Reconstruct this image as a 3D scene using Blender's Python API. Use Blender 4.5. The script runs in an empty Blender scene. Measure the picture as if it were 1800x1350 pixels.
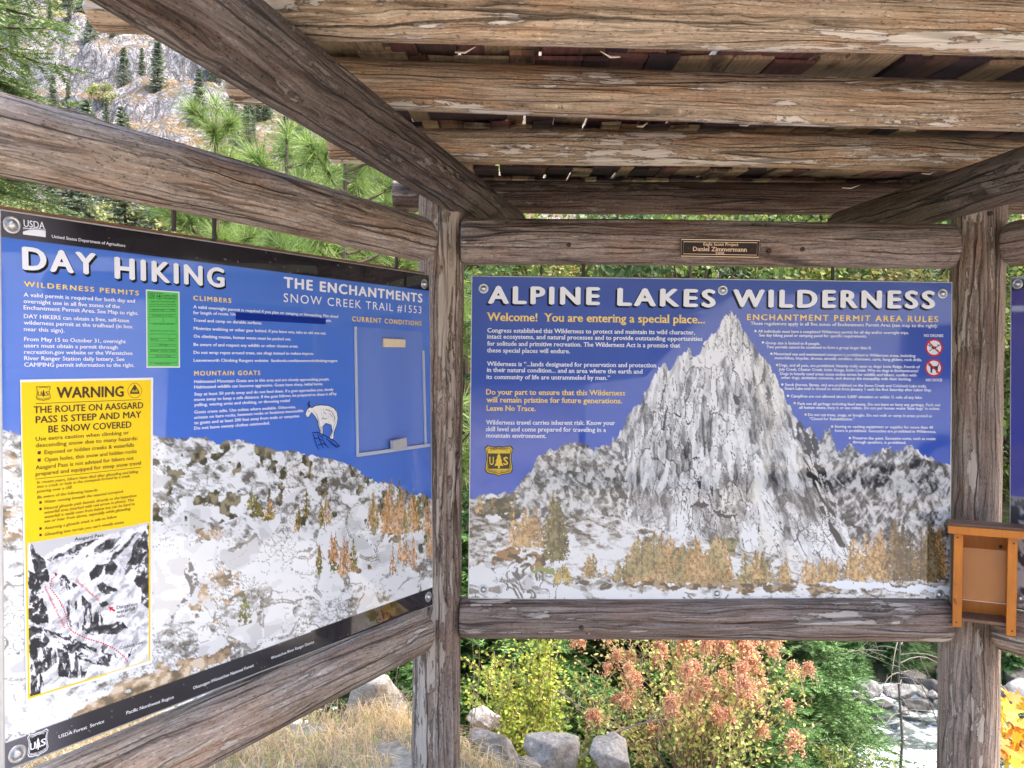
import bpy, math, random
import numpy as np
from mathutils import Vector, Matrix
R = math.radians
rng = np.random.default_rng(7)
random.seed(7)
scene = bpy.context.scene
col = scene.collection

# ------------------------------------------------------------------ camera
EYE = 1.6
FPX, PITCH, ROLL = 1480.0, -0.0225, 0.0062
cp_, sp_, cr_, sr_ = math.cos(PITCH), math.sin(PITCH), math.cos(ROLL), math.sin(ROLL)
FW = np.array([0, cp_, sp_]); UP0 = np.array([0, -sp_, cp_]); RX0 = np.array([1., 0, 0])
RX = cr_*RX0 + sr_*UP0; UP = -sr_*RX0 + cr_*UP0
cam = bpy.data.cameras.new('camera'); cam_o = bpy.data.objects.new('camera', cam); col.objects.link(cam_o)
cam.sensor_width = 36.0; cam.lens = 36.0*FPX/1800.0; cam.clip_start = 0.05; cam.clip_end = 3000
m = Matrix.Identity(4)
for i in range(3):
    m[i][0], m[i][1], m[i][2] = RX[i], UP[i], -FW[i]
m[2][3] = EYE
cam_o.matrix_world = m
scene.camera = cam_o

# ------------------------------------------------------------------ light
SUN_EL, SUN_AZ = R(57), math.atan2(0.95, 0.08)
w = bpy.data.worlds.new('World'); scene.world = w; w.use_nodes = True
nt = w.node_tree
sky = nt.nodes.new('ShaderNodeTexSky'); sky.sky_type = 'NISHITA'; sky.sun_disc = False
sky.sun_elevation = SUN_EL; sky.sun_rotation = SUN_AZ; sky.air_density = 1.0; sky.dust_density = 3.0; sky.ozone_density = 0.6
nt.links.new(sky.outputs[0], nt.nodes['Background'].inputs[0]); nt.nodes['Background'].inputs[1].default_value = 0.15
sl = bpy.data.lights.new('sun', 'SUN'); sl.energy = 1.3; sl.angle = R(22); sl.color = (1, .95, .88)
so = bpy.data.objects.new('sun', sl); col.objects.link(so)
sd = Vector((math.sin(SUN_AZ)*math.cos(SUN_EL), math.cos(SUN_AZ)*math.cos(SUN_EL), math.sin(SUN_EL)))
so.rotation_euler = sd.to_track_quat('Z', 'Y').to_euler()
scene.view_settings.view_transform = 'Standard'; scene.view_settings.look = 'None'
scene.view_settings.exposure = 2.68; scene.view_settings.gamma = 1.0
scene.cycles.max_bounces = 8; scene.cycles.transparent_max_bounces = 8
scene.cycles.use_denoising = True

# ------------------------------------------------------------------ small tools
def ray(px, py):
    d = FW + (px-900)/FPX*RX - (py-675)/FPX*UP
    return d
def at_y(px, py, Y):
    "the point seen at photo pixel px,py that stands Y metres in front"
    d = ray(px, py); return np.array([0, 0, EYE]) + d*(Y/d[1])
def at_z(px, py, z):
    d = ray(px, py); return np.array([0, 0, EYE]) + d*((z-EYE)/d[2])

def _h(ix, iy, iz, s):
    n = (ix.astype(np.int64)*374761393 + iy.astype(np.int64)*668265263 + iz.astype(np.int64)*2147483647 + s*1274126177) & 0xffffffff
    n = ((n ^ (n >> 13))*1274126177) & 0xffffffff
    n = ((n ^ (n >> 16))*2246822519) & 0xffffffff
    return ((n ^ (n >> 15)) & 0xffffff)/float(0xffffff)
def vn3(x, y, z, s=0):
    x, y, z = np.broadcast_arrays(np.asarray(x, float), np.asarray(y, float), np.asarray(z, float))
    ix, iy, iz = np.floor(x), np.floor(y), np.floor(z)
    fx, fy, fz = x-ix, y-iy, z-iz
    fx, fy, fz = fx*fx*(3-2*fx), fy*fy*(3-2*fy), fz*fz*(3-2*fz)
    r = 0
    for a in (0, 1):
        for b in (0, 1):
            for c in (0, 1):
                r = r + _h(ix+a, iy+b, iz+c, s)*(fx if a else 1-fx)*(fy if b else 1-fy)*(fz if c else 1-fz)
    return r
def vn2(x, y, s=0):
    x, y = np.broadcast_arrays(np.asarray(x, float), np.asarray(y, float))
    ix, iy = np.floor(x), np.floor(y)
    fx, fy = x-ix, y-iy
    fx, fy = fx*fx*(3-2*fx), fy*fy*(3-2*fy)
    z = np.zeros_like(ix)
    return (_h(ix, iy, z, s)*(1-fx)+_h(ix+1, iy, z, s)*fx)*(1-fy) + (_h(ix, iy+1, z, s)*(1-fx)+_h(ix+1, iy+1, z, s)*fx)*fy
def fbm2(x, y, o=4, s=0):
    r, a, t = 0, .5, 0
    for k in range(o):
        r = r + a*vn2(x*2**k+k*17.3, y*2**k-k*9.1, s+k); t += a; a *= .5
    return r/t
def fbm3(x, y, z, o=3, s=0):
    r, a, t = 0, .5, 0
    for k in range(o):
        r = r + a*vn3(x*2**k+k*7.3, y*2**k, z*2**k-k*5.1, s+k); t += a; a *= .5
    return r/t
def sstep(a, b, x):
    t = np.clip((x-a)/(b-a), 0, 1); return t*t*(3-2*t)

def tag(o, label=None, cat=None, group=None, kind=None):
    if label: o['label'] = label
    if cat: o['category'] = cat
    if group: o['group'] = group
    if kind: o['kind'] = kind
    return o
def empty(name, loc=(0, 0, 0), label=None, cat=None, group=None):
    o = bpy.data.objects.new(name, None); o.location = loc; o.empty_display_size = .1
    col.objects.link(o); tag(o, label, cat, group); return o
def mesh_np(name, V, F, color=None, smooth=False, matidx=None):
    "V (n,3); F list of index arrays of 3 or 4 columns"
    V = np.asarray(V, np.float32)
    F = [np.asarray(f, np.int32) for f in F if len(f)]
    me = bpy.data.meshes.new(name)
    loops = np.concatenate([f.ravel() for f in F])
    cnt = np.concatenate([np.full(len(f), f.shape[1], np.int32) for f in F])
    st = np.concatenate([[0], np.cumsum(cnt)[:-1]]).astype(np.int32)
    me.vertices.add(len(V)); me.vertices.foreach_set('co', V.ravel())
    me.loops.add(len(loops)); me.loops.foreach_set('vertex_index', loops)
    me.polygons.add(len(cnt)); me.polygons.foreach_set('loop_start', st); me.polygons.foreach_set('loop_total', cnt)
    if matidx is not None: me.polygons.foreach_set('material_index', np.asarray(matidx, np.int32))
    me.polygons.foreach_set('use_smooth', np.full(len(cnt), smooth))
    if color is not None:
        a = me.color_attributes.new('Col', 'FLOAT_COLOR', 'POINT')
        c = np.ones((len(V), 4), np.float32); c[:, :3] = color
        a.data.foreach_set('color', c.ravel())
    me.update(); me.validate()
    return me
def obj(name, me, mat=None, parent=None, loc=None):
    o = bpy.data.objects.new(name, me)
    if mat is not None and len(me.materials) == 0:
        for x in (mat if isinstance(mat, (list, tuple)) else [mat]): me.materials.append(x)
    if parent is not None: o.parent = parent
    if loc is not None: o.location = loc
    col.objects.link(o); return o

class MB:
    "collects triangles and quads of one mesh"
    def __init__(s): s.V = []; s.T = []; s.Q = []; s.C = []; s.n = 0
    def add(s, V, T=None, Q=None, c=(1, 1, 1)):
        V = np.asarray(V, float).reshape(-1, 3)
        if T is not None and len(T): s.T.append(np.asarray(T, int).reshape(-1, 3)+s.n)
        if Q is not None and len(Q): s.Q.append(np.asarray(Q, int).reshape(-1, 4)+s.n)
        c = np.asarray(c, float)
        s.C.append(np.broadcast_to(c, (len(V), 3)) if c.ndim == 1 else c)
        s.V.append(V); s.n += len(V)
    def box(s, lo, hi, c=(1, 1, 1), M=None, bev=0.0):
        x0, y0, z0 = lo; x1, y1, z1 = hi
        V = np.array([[x0,y0,z0],[x1,y0,z0],[x1,y1,z0],[x0,y1,z0],[x0,y0,z1],[x1,y0,z1],[x1,y1,z1],[x0,y1,z1]], float)
        if M is not None: V = V@np.asarray(M)[:3, :3].T + np.asarray(M)[:3, 3]
        s.add(V, Q=[[0,3,2,1],[4,5,6,7],[0,1,5,4],[1,2,6,5],[2,3,7,6],[3,0,4,7]], c=c)
    def tube(s, P, r, seg=6, c=(1, 1, 1)):
        P = np.asarray(P, float); r = np.broadcast_to(np.asarray(r, float), (len(P),))
        d = np.gradient(P, axis=0); d /= np.linalg.norm(d, axis=1, keepdims=True)+1e-9
        a = np.where(np.abs(d[:, 2:3]) < .9, np.array([[0, 0, 1.]]), np.array([[1., 0, 0]]))
        u = np.cross(d, a); u /= np.linalg.norm(u, axis=1, keepdims=True)+1e-9; v = np.cross(d, u)
        t = np.linspace(0, 2*np.pi, seg, endpoint=False)
        V = P[:, None]+r[:, None, None]*(u[:, None]*np.cos(t)[None, :, None]+v[:, None]*np.sin(t)[None, :, None])
        n = len(P); i, j = np.meshgrid(np.arange(n-1), np.arange(seg), indexing='ij'); j2 = (j+1) % seg
        Q = np.stack([i*seg+j, (i+1)*seg+j, (i+1)*seg+j2, i*seg+j2], -1).reshape(-1, 4)
        s.add(V.reshape(-1, 3), Q=Q, c=c)
        for k, rev in ((0, False), (n-1, True)):
            ring = [k*seg+q for q in range(seg)]
            T = [[ring[0], ring[q], ring[q+1]] for q in range(1, seg-1)]
            s.T.append(np.array(T)+(s.n-n*seg))
    def mesh(s, name, smooth=False, color=True):
        V = np.concatenate(s.V); F = []
        if s.T: F.append(np.concatenate(s.T))
        if s.Q: F.append(np.concatenate(s.Q))
        return mesh_np(name, V, F, np.concatenate(s.C) if color else None, smooth)
    def build(s, name, mat, parent=None, smooth=False, loc=None):
        return obj(name, s.mesh(name, smooth), mat, parent, loc)

# ------------------------------------------------------------------ materials
def new_mat(name):
    m = bpy.data.materials.new(name); m.use_nodes = True
    n = m.node_tree; return m, n, n.nodes['Principled BSDF']
def N(n, t, **kw):
    x = n.nodes.new(t)
    for k, v in kw.items():
        if k.startswith('i_'): x.inputs[k[2:].replace('_', ' ')].default_value = v
        else: setattr(x, k, v)
    return x
def L(n, a, b): n.links.new(a, b)
def ramp(n, fac, stops):
    r = n.nodes.new('ShaderNodeValToRGB'); e = r.color_ramp.elements
    while len(e) < len(stops): e.new(.5)
    for q, (p, c) in zip(e, stops):
        q.position = p; q.color = (c, c, c, 1) if isinstance(c, (int, float)) else (*c, 1)
    L(n, fac, r.inputs[0]); return r.outputs[0]
def noise(n, co, scale, detail=4, rough=.55, map_scale=None, off=0.0, dist=0.0):
    if map_scale is not None:
        mp = N(n, 'ShaderNodeMapping'); mp.inputs['Scale'].default_value = map_scale; mp.inputs['Location'].default_value = (off, off*1.7, off*.3)
        L(n, co, mp.inputs[0]); co = mp.outputs[0]
    x = N(n, 'ShaderNodeTexNoise'); x.inputs['Scale'].default_value = scale; x.inputs['Detail'].default_value = detail
    x.inputs['Roughness'].default_value = rough; x.inputs['Distortion'].default_value = dist
    L(n, co, x.inputs['Vector']); return x.outputs[0]
def mixc(n, f, a, b, mode='MIX'):
    x = N(n, 'ShaderNodeMix', data_type='RGBA', blend_type=mode)
    for s_, v in ((x.inputs[0], f), (x.inputs[6], a), (x.inputs[7], b)):
        if hasattr(v, 'is_linked') or hasattr(v, 'links'): L(n, v, s_)
        elif isinstance(v, (int, float)): s_.default_value = v
        else: s_.default_value = (*v, 1)
    return x.outputs[2]
def math_(n, op, a, b=0.0):
    x = N(n, 'ShaderNodeMath', operation=op)
    for s_, v in zip(x.inputs, (a, b)):
        if hasattr(v, 'links'): L(n, v, s_)
        else: s_.default_value = v
    return x.outputs[0]
def bump(n, p, h, strength=.4, dist=.01):
    b = N(n, 'ShaderNodeBump'); b.inputs['Strength'].default_value = strength; b.inputs['Distance'].default_value = dist
    L(n, h, b.inputs['Height']); L(n, b.outputs[0], p.inputs['Normal']); return b

def wood(name, dark, mid, light, red=(.24, .13, .08), redamt=.35, grey=(.34, .31, .28), greyamt=.4, peel=0.0, peelc=(.58, .50, .43), seed=0.0, crack=.66, gain=1.0):
    "weathered log: everything runs along the log's own length (local Z) and round its girth"
    dark, mid, light, red, grey, peelc = [tuple(min(.75, v*gain) for v in q) for q in (dark, mid, light, red, grey, peelc)]
    m, n, p = new_mat(name)
    oi = N(n, 'ShaderNodeObjectInfo'); tc = N(n, 'ShaderNodeTexCoord'); sp_ = N(n, 'ShaderNodeSeparateXYZ'); L(n, tc.outputs['Object'], sp_.inputs[0])
    u = math_(n, 'MULTIPLY', math_(n, 'ARCTAN2', sp_.outputs[1], sp_.outputs[0]), .085)
    rnd = oi.outputs['Random']
    cb = N(n, 'ShaderNodeCombineXYZ'); L(n, u, cb.inputs[0]); L(n, math_(n, 'MULTIPLY', rnd, 17.0), cb.inputs[1]); L(n, math_(n, 'ADD', sp_.outputs[2], math_(n, 'MULTIPLY', rnd, 31.0)), cb.inputs[2])
    co = cb.outputs[0]
    wob = noise(n, co, 1, 4, .55, (9, 1, 2.2), seed+11)
    cw = N(n, 'ShaderNodeCombineXYZ'); L(n, math_(n, 'MULTIPLY', math_(n, 'SUBTRACT', wob, .5), .055), cw.inputs[0])
    ad = N(n, 'ShaderNodeVectorMath', operation='ADD'); L(n, co, ad.inputs[0]); L(n, cw.outputs[0], ad.inputs[1]); cow = ad.outputs[0]
    f1 = noise(n, cow, 1, 6, .65, (150, 1, 5.5), seed)
    f2 = noise(n, cow, 1, 6, .62, (46, 1, 1.6), seed+3)
    pit = noise(n, co, 1, 3, .6, (230, 1, 75), seed+9)
    big = noise(n, co, 1, 5, .6, (10, 1, 2.6), seed+5); big2 = noise(n, co, 1, 6, .65, (13, 1, 3.2), seed+8)
    c = ramp(n, f2, [(.24, dark), (.40, mid), (.64, light)])
    c = mixc(n, math_(n, 'MULTIPLY', ramp(n, big, [(.46, 0.), (.60, 1.)]), redamt), c, mixc(n, f2, tuple(.8*v for v in red), tuple(1.4*v for v in red)))
    c = mixc(n, math_(n, 'MULTIPLY', ramp(n, big2, [(.42, 0.), (.58, 1.)]), greyamt), c, mixc(n, f1, tuple(.6*v for v in grey), tuple(1.3*v for v in grey)))
    c = mixc(n, .9, c, ramp(n, f1, [(.36, .48), (.46, .90), (.54, 1.06), (.64, 1.36)]), 'MULTIPLY')
    c = mixc(n, .85, c, ramp(n, pit, [(.34, .30), (.41, 1.), (.60, 1.), (.67, 1.6)]), 'MULTIPLY')
    h = math_(n, 'ADD', math_(n, 'MULTIPLY', f1, .8), math_(n, 'MULTIPLY', f2, .6))
    if peel > 0:
        pn = noise(n, cow, 1, 7, .68, (30, 1, 6.5), seed+21); pg = noise(n, co, 1, 3, .5, (11, 1, 1.5), seed+25)
        pm = ramp(n, math_(n, 'ADD', pn, math_(n, 'MULTIPLY', math_(n, 'SUBTRACT', pg, .5), 1.0)), [(.715-peel*.2, 0.), (.728-peel*.2, 1.)])
        edge = ramp(n, math_(n, 'ADD', pn, math_(n, 'MULTIPLY', math_(n, 'SUBTRACT', pg, .5), 1.0)), [(.69-peel*.2, 1.), (.715-peel*.2, .45), (.725-peel*.2, 1.)])
        c = mixc(n, .9, c, edge, 'MULTIPLY')
        c = mixc(n, math_(n, 'MULTIPLY', pm, .85), c, mixc(n, f1, tuple(.75*v for v in peelc), tuple(1.2*v for v in peelc)))
        h = math_(n, 'ADD', h, math_(n, 'MULTIPLY', pm, .7))
    def checks(su, sz, wd, off):
        mp = N(n, 'ShaderNodeMapping'); mp.inputs['Scale'].default_value = (su, 1, sz); mp.inputs['Location'].default_value = (off, off, off); L(n, cow, mp.inputs[0])
        sx_ = N(n, 'ShaderNodeSeparateXYZ'); L(n, mp.outputs[0], sx_.inputs[0]); cc = N(n, 'ShaderNodeCombineXYZ'); L(n, sx_.outputs[0], cc.inputs[0]); L(n, math_(n, 'ADD', sx_.outputs[2], math_(n, 'MULTIPLY', rnd, 9.)), cc.inputs[1])
        v = N(n, 'ShaderNodeTexVoronoi', feature='DISTANCE_TO_EDGE', voronoi_dimensions='2D'); L(n, cc.outputs[0], v.inputs['Vector']); v.inputs['Scale'].default_value = 1.0
        return ramp(n, v.outputs['Distance'], [(.0, 1.), (wd*.4, .9), (wd, 0.)])
    gate = ramp(n, noise(n, co, 1, 3, .5, (14, 1, 1.6), seed+14), [(.42, 0.), (.53, 1.)]); gate2 = ramp(n, noise(n, co, 1, 3, .5, (22, 1, 4), seed+16), [(.46, 0.), (.56, 1.)])
    ckm = math_(n, 'MAXIMUM', math_(n, 'MULTIPLY', checks(20, .55, .05, seed), gate), math_(n, 'MULTIPLY', checks(55, 2.4, .08, seed+4), math_(n, 'MULTIPLY', gate2, .45)))
    c = mixc(n, math_(n, 'MULTIPLY', ckm, crack), c, (.016, .012, .010))
    mp = N(n, 'ShaderNodeMapping'); mp.inputs['Scale'].default_value = (7, 1, 3.2); L(n, cow, mp.inputs[0]); vo = N(n, 'ShaderNodeTexVoronoi'); vo.inputs['Scale'].default_value = 1.0; L(n, mp.outputs[0], vo.inputs['Vector'])
    kn = ramp(n, vo.outputs['Distance'], [(.0, 1.), (.045, .85), (.06, .15), (.08, .6), (.10, .1), (.125, .35), (.16, 0.)])
    c = mixc(n, math_(n, 'MULTIPLY', kn, .75), c, tuple(.35*v for v in mid))
    h = math_(n, 'SUBTRACT', h, math_(n, 'MULTIPLY', ckm, 1.6))
    L(n, c, p.inputs['Base Color']); p.inputs['Roughness'].default_value = .85; p.inputs['Specular IOR Level'].default_value = .2
    bump(n, p, h, .9, .007)
    return m
def plain(name, c, rough=.5, metal=0.0, spec=.5, var=.12, scale=40, bmp=0.0):
    m, n, p = new_mat(name)
    tc = N(n, 'ShaderNodeTexCoord'); x = noise(n, tc.outputs['Object'], scale, 4)
    L(n, mixc(n, x, tuple(v*(1-var) for v in c), tuple(min(1, v*(1+var)) for v in c)), p.inputs['Base Color'])
    p.inputs['Roughness'].default_value = rough; p.inputs['Metallic'].default_value = metal; p.inputs['Specular IOR Level'].default_value = spec
    if bmp: bump(n, p, x, bmp, .004)
    return m
def leafmat(name, trans=.35, rough=.55, gain=1.0):
    m, n, p = new_mat(name)
    at = N(n, 'ShaderNodeAttribute', attribute_name='Col')
    tc = N(n, 'ShaderNodeTexCoord'); x = noise(n, tc.outputs['Object'], 3.0, 3)
    c = mixc(n, 1.0, at.outputs[0], ramp(n, x, [(.3, .75*gain), (.7, 1.25*gain)]), 'MULTIPLY')
    L(n, c, p.inputs['Base Color']); p.inputs['Roughness'].default_value = rough; p.inputs['Specular IOR Level'].default_value = .3
    tr = N(n, 'ShaderNodeBsdfTranslucent'); L(n, c, tr.inputs[0])
    mx = N(n, 'ShaderNodeMixShader'); mx.inputs[0].default_value = trans
    L(n, p.outputs[0], mx.inputs[1]); L(n, tr.outputs[0], mx.inputs[2])
    L(n, mx.outputs[0], n.nodes['Material Output'].inputs[0])
    return m
def printmat(name, rough=.07, spec=.6, scratch=1.0, gloss=0.0):
    "a printed sheet: the colour is the print itself"
    m, n, p = new_mat(name)
    at = N(n, 'ShaderNodeAttribute', attribute_name='Col')
    tc = N(n, 'ShaderNodeTexCoord')
    fade = noise(n, tc.outputs['Object'], 3.5, 5, .6)
    c = mixc(n, .5, at.outputs[0], ramp(n, fade, [(.3, .93), (.7, 1.06)]), 'MULTIPLY')
    sc = noise(n, tc.outputs['Object'], 34, 6, .75, (1, 1, 1), 3.3)
    scr = math_(n, 'MULTIPLY', ramp(n, sc, [(.70, 0.), (.74, 1.)]), .30*scratch)
    c = mixc(n, scr, c, (.6, .62, .66))
    L(n, c, p.inputs['Base Color'])
    rr = ramp(n, noise(n, tc.outputs['Object'], 9, 5, .65), [(.42, rough), (.80, rough+.10)])
    L(n, rr, p.inputs['Roughness']); p.inputs['Specular IOR Level'].default_value = spec
    wv = noise(n, tc.outputs['Object'], 2.2, 2, .4)
    bump(n, p, wv, .03, .02)
    p.inputs['Coat Weight'].default_value = gloss; p.inputs['Coat Roughness'].default_value = .012
    return m
MAT = {}
MAT['post'] = wood('weathered_post_wood', (.115, .078, .058), (.205, .148, .112), (.33, .255, .205), red=(.21, .115, .075), redamt=.35, greyamt=.4, grey=(.31, .26, .22), peel=.40, peelc=(.47, .39, .32), seed=1, gain=1.15)
MAT['rail'] = wood('weathered_rail_wood', (.12, .080, .062), (.21, .148, .115), (.34, .265, .22), red=(.23, .125, .085), redamt=.4, greyamt=.55, grey=(.335, .285, .255), peel=.22, seed=4, gain=1.1)
MAT['rail_pale'] = wood('sun_bleached_rail_wood', (.16, .108, .078), (.29, .21, .155), (.45, .355, .275), red=(.29, .155, .095), redamt=.4, greyamt=.6, grey=(.42, .365, .32), peel=.15, seed=6, gain=1.05)
MAT['purlin'] = wood('peeling_roof_log_wood', (.18, .12, .078), (.34, .24, .155), (.50, .385, .265), red=(.36, .185, .085), redamt=.45, greyamt=.4, grey=(.42, .34, .26), peel=.56, peelc=(.68, .61, .53), seed=8, gain=1.1)
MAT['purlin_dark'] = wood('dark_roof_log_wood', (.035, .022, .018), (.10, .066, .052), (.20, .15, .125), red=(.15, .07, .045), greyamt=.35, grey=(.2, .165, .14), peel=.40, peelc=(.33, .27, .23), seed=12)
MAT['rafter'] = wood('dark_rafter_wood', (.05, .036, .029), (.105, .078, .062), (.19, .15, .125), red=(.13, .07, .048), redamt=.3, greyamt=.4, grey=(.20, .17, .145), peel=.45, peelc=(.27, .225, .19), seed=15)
MAT['end'] = plain('log_end_grain', (.22, .135, .085), .85, spec=.2, var=.45, scale=45, bmp=.6)
MAT['shake'] = None
MAT['steel'] = plain('galvanized_steel', (.62, .63, .64), .32, .9, var=.1, scale=90)
MAT['rod'] = plain('dark_iron_rod', (.07, .055, .045), .6, .6)
MAT['trim'] = plain('aluminium_edge', (.55, .55, .54), .4, .7)
MAT['print'] = printmat('printed_sign_face', .02, .7, 1.0, .15)
MAT['ink'] = printmat('printed_lettering', .2, .35, .25)
MAT['paper'] = printmat('printed_paper', .3, .3, .3)
MAT['leaf'] = leafmat('leaf')
MAT['needle'] = leafmat('needle', .25)
MAT['bark'] = plain('bark', (.11, .08, .06), .9, spec=.2, var=.5, scale=30, bmp=.8)
MAT['twig'] = plain('grey_twig', (.20, .175, .15), .8, spec=.2, var=.3, scale=60)
# ------------------------------------------------------------------ the kiosk
m, n, p = new_mat('cedar_shake_wood')
at_ = N(n, 'ShaderNodeAttribute', attribute_name='Col'); tc = N(n, 'ShaderNodeTexCoord')
g = noise(n, tc.outputs['Object'], 14, 6, .65, (6, .5, 2)); st = noise(n, tc.outputs['Object'], 3, 4, .6, (3, .8, 1), 4)
c = mixc(n, 1.0, at_.outputs[0], ramp(n, g, [(.3, .55), (.5, 1.), (.7, 1.35)]), 'MULTIPLY')
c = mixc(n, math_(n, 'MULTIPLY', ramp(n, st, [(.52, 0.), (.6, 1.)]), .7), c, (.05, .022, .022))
L(n, c, p.inputs['Base Color']); p.inputs['Roughness'].default_value = .85; bump(n, p, g, .5, .004)
MAT['shake'] = m

def log(name, p0, p1, r0, r1, mat, parent, seed=0, bend=.006, bev=.018, segs=72, splits=2, flare=0.0):
    p0 = np.asarray(p0, float); p1 = np.asarray(p1, float)
    ln = np.linalg.norm(p1-p0); q = Vector(p1-p0).to_track_quat('Z', 'Y')
    nz = max(24, int(ln/.014))
    z = np.concatenate([[0, bev*.3, bev], np.linspace(bev*1.8, ln-bev*1.8, nz), [ln-bev, ln-bev*.3, ln]])
    th = np.linspace(0, 2*np.pi, segs, endpoint=False)
    Z, T = np.meshgrid(z, th, indexing='ij')
    c, s = np.cos(T), np.sin(T)
    r = r0+(r1-r0)*(Z/ln)
    r = r*(1+.085*(fbm3(c*.9+seed, s*.9, Z*1.1, 3, seed)-.5)+.05*(fbm3(c*2.2, s*2.2+seed, Z*2.6, 3, seed+5)-.5))
    gr = fbm3(c*9, s*9, Z*.9+seed, 3, seed+9)
    r = r-.0045*np.clip(.5-gr, 0, 1)*2-.0020*np.abs(fbm3(c*24, s*24, Z*1.7, 2, seed+12)-.5)*2
    rs = np.random.default_rng(seed+77)
    for k in range(splits):
        t0 = rs.uniform(0, 6.28); za, zb = sorted(rs.uniform(-.1, 1.1, 2)*ln)
        if zb-za < .45*ln: za, zb = -.1, ln*.7
        tt = t0+.35*(vn2(Z*1.1, Z*0+k, seed+k)-.5)+.05*(vn2(Z*6, Z*0+k, seed+k+3)-.5)
        d = np.abs((T-tt+np.pi) % (2*np.pi)-np.pi)*r0
        wdt = .0035*(1+vn2(Z*3, Z*0, k))
        r = r-.022*np.exp(-(d/wdt)**2)*sstep(za, za+.12, Z)*(1-sstep(zb-.12, zb, Z))
    for k in range(3):                                     # knots
        t0, z0 = rs.uniform(0, 6.28), rs.uniform(.1, .9)*ln
        d2 = ((((T-t0+np.pi) % (2*np.pi)-np.pi)*r0)**2+((Z-z0)*.8)**2)/(.026**2)
        r = r+.009*np.exp(-d2)-.006*np.exp(-d2*9)
    e = np.minimum(Z, ln-Z)
    r = r*np.where(e < bev, .93+.07*np.sqrt(np.clip(1-(1-e/bev)**2, 0, 1)), 1)
    r = r*(1+flare*(1-sstep(0, .5, Z)))
    bx = bend*np.sin(Z/ln*np.pi*1.3+seed); by = bend*np.cos(Z/ln*np.pi*1.1+seed*2)
    V = np.stack([r*c+bx, r*s+by, Z], -1).reshape(-1, 3)
    nr = len(z)
    i, j = np.meshgrid(np.arange(nr-1), np.arange(segs), indexing='ij'); j2 = (j+1) % segs
    Q = np.stack([i*segs+j, i*segs+j2, (i+1)*segs+j2, (i+1)*segs+j], -1).reshape(-1, 4)
    nb = len(V); V = np.vstack([V, [[bx[0, 0], by[0, 0], .004], [bx[-1, 0], by[-1, 0], ln-.004]]])
    k = np.arange(segs); k2 = (k+1) % segs
    T0 = np.stack([np.full(segs, nb), k2, k], -1); T1 = np.stack([np.full(segs, nb+1), (nr-1)*segs+k, (nr-1)*segs+k2], -1)
    mi = np.concatenate([np.ones(2*segs, int), np.zeros(len(Q), int)])
    me = mesh_np(name, V, [np.vstack([T0, T1]), Q], None, True, mi)
    o = obj(name, me, [mat, MAT['end']], parent)
    o.rotation_mode = 'QUATERNION'; o.rotation_quaternion = q; o.location = p0
    return o

kiosk = empty('information_kiosk', (0, 3.2, 0), 'weathered log information kiosk with a shake roof, holding up the printed trail signs', 'kiosk')
KO = np.array([0, 3.2, 0])
def klog(name, p0, p1, *a, **k): return log(name, np.asarray(p0)-KO, np.asarray(p1)-KO, *a, **k)

# sign planes, measured: left wall, middle wall, right wall (mirror of the left)
class Plane:
    def __init__(s, pt, yaw):
        s.o = np.array([pt[0], pt[1], 0.]); s.d = np.array([math.cos(yaw), math.sin(yaw), 0]); s.n = np.array([s.d[1], -s.d[0], 0]); s.yaw = yaw
    def st(s, px, py):
        dr = ray(px, py); e = np.array([0, 0, EYE])
        t = ((s.o-e)@s.n)/(dr@s.n); P = e+dr*t
        return np.array([(P-s.o)@s.d, P[2]])
    def w(s, st, out=0.0): return s.o+s.d*st[0]+np.array([0, 0, st[1]])+s.n*out
PL = Plane((-1.1037, 1.8213), 1.0118)
PM = Plane((-.1562, 3.1964), -.014)
PR = Plane((1.90, 3.09), -1.03)

postL = klog('post', (-.285, 3.235, -.25), (-.275, 3.235, 2.255), .096, .088, MAT['post'], kiosk, 3, .004, splits=3)
postR = klog('post', (1.79, 3.27, -.25), (1.805, 3.265, 2.262), .112, .096, MAT['post'], kiosk, 5, .006, splits=3)
# the outer posts of the two side walls stand beyond the frame
klog('post', (-1.42, 1.30, -.2), (-1.42, 1.30, 2.2), .095, .09, MAT['post'], kiosk, 8)
klog('post', (2.93, 1.37, -.2), (2.93, 1.37, 2.2), .095, .09, MAT['post'], kiosk, 9)

def wall_logs(pl, s0, s1, zs, rad, mats, seeds, back=.03):
    for (za, zb), (ra, rb), mt, sd_ in zip(zs, rad, mats, seeds):
        klog('rail_log', pl.w((s0, za), -back), pl.w((s1, zb), -back), ra, rb, mt, kiosk, sd_, .007, .03)
aL = PL.st(737, 425)
wall_logs(PL, -.75, aL[0]+.012, [(2.10, 2.050), (.585, .622)], [(.092, .082), (.098, .083)], [MAT['rail_pale'], MAT['rail_pale']], [21, 23], .0)
aM, bM = PM.st(812, 428)[0], PM.st(1676, 440)[0]
wall_logs(PM, aM, bM, [(2.062, 2.062), (.638, .636)], [(.089, .084), (.079, .083)], [MAT['rail'], MAT['rail']], [31, 33], .015)
aR = PR.st(1786, 428)[0]
wall_logs(PR, aR-.02, 1.6, [(2.055, 2.09), (.62, .62)], [(.084, .09), (.084, .09)], [MAT['rail'], MAT['rail_pale']], [41, 43], .0)

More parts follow.
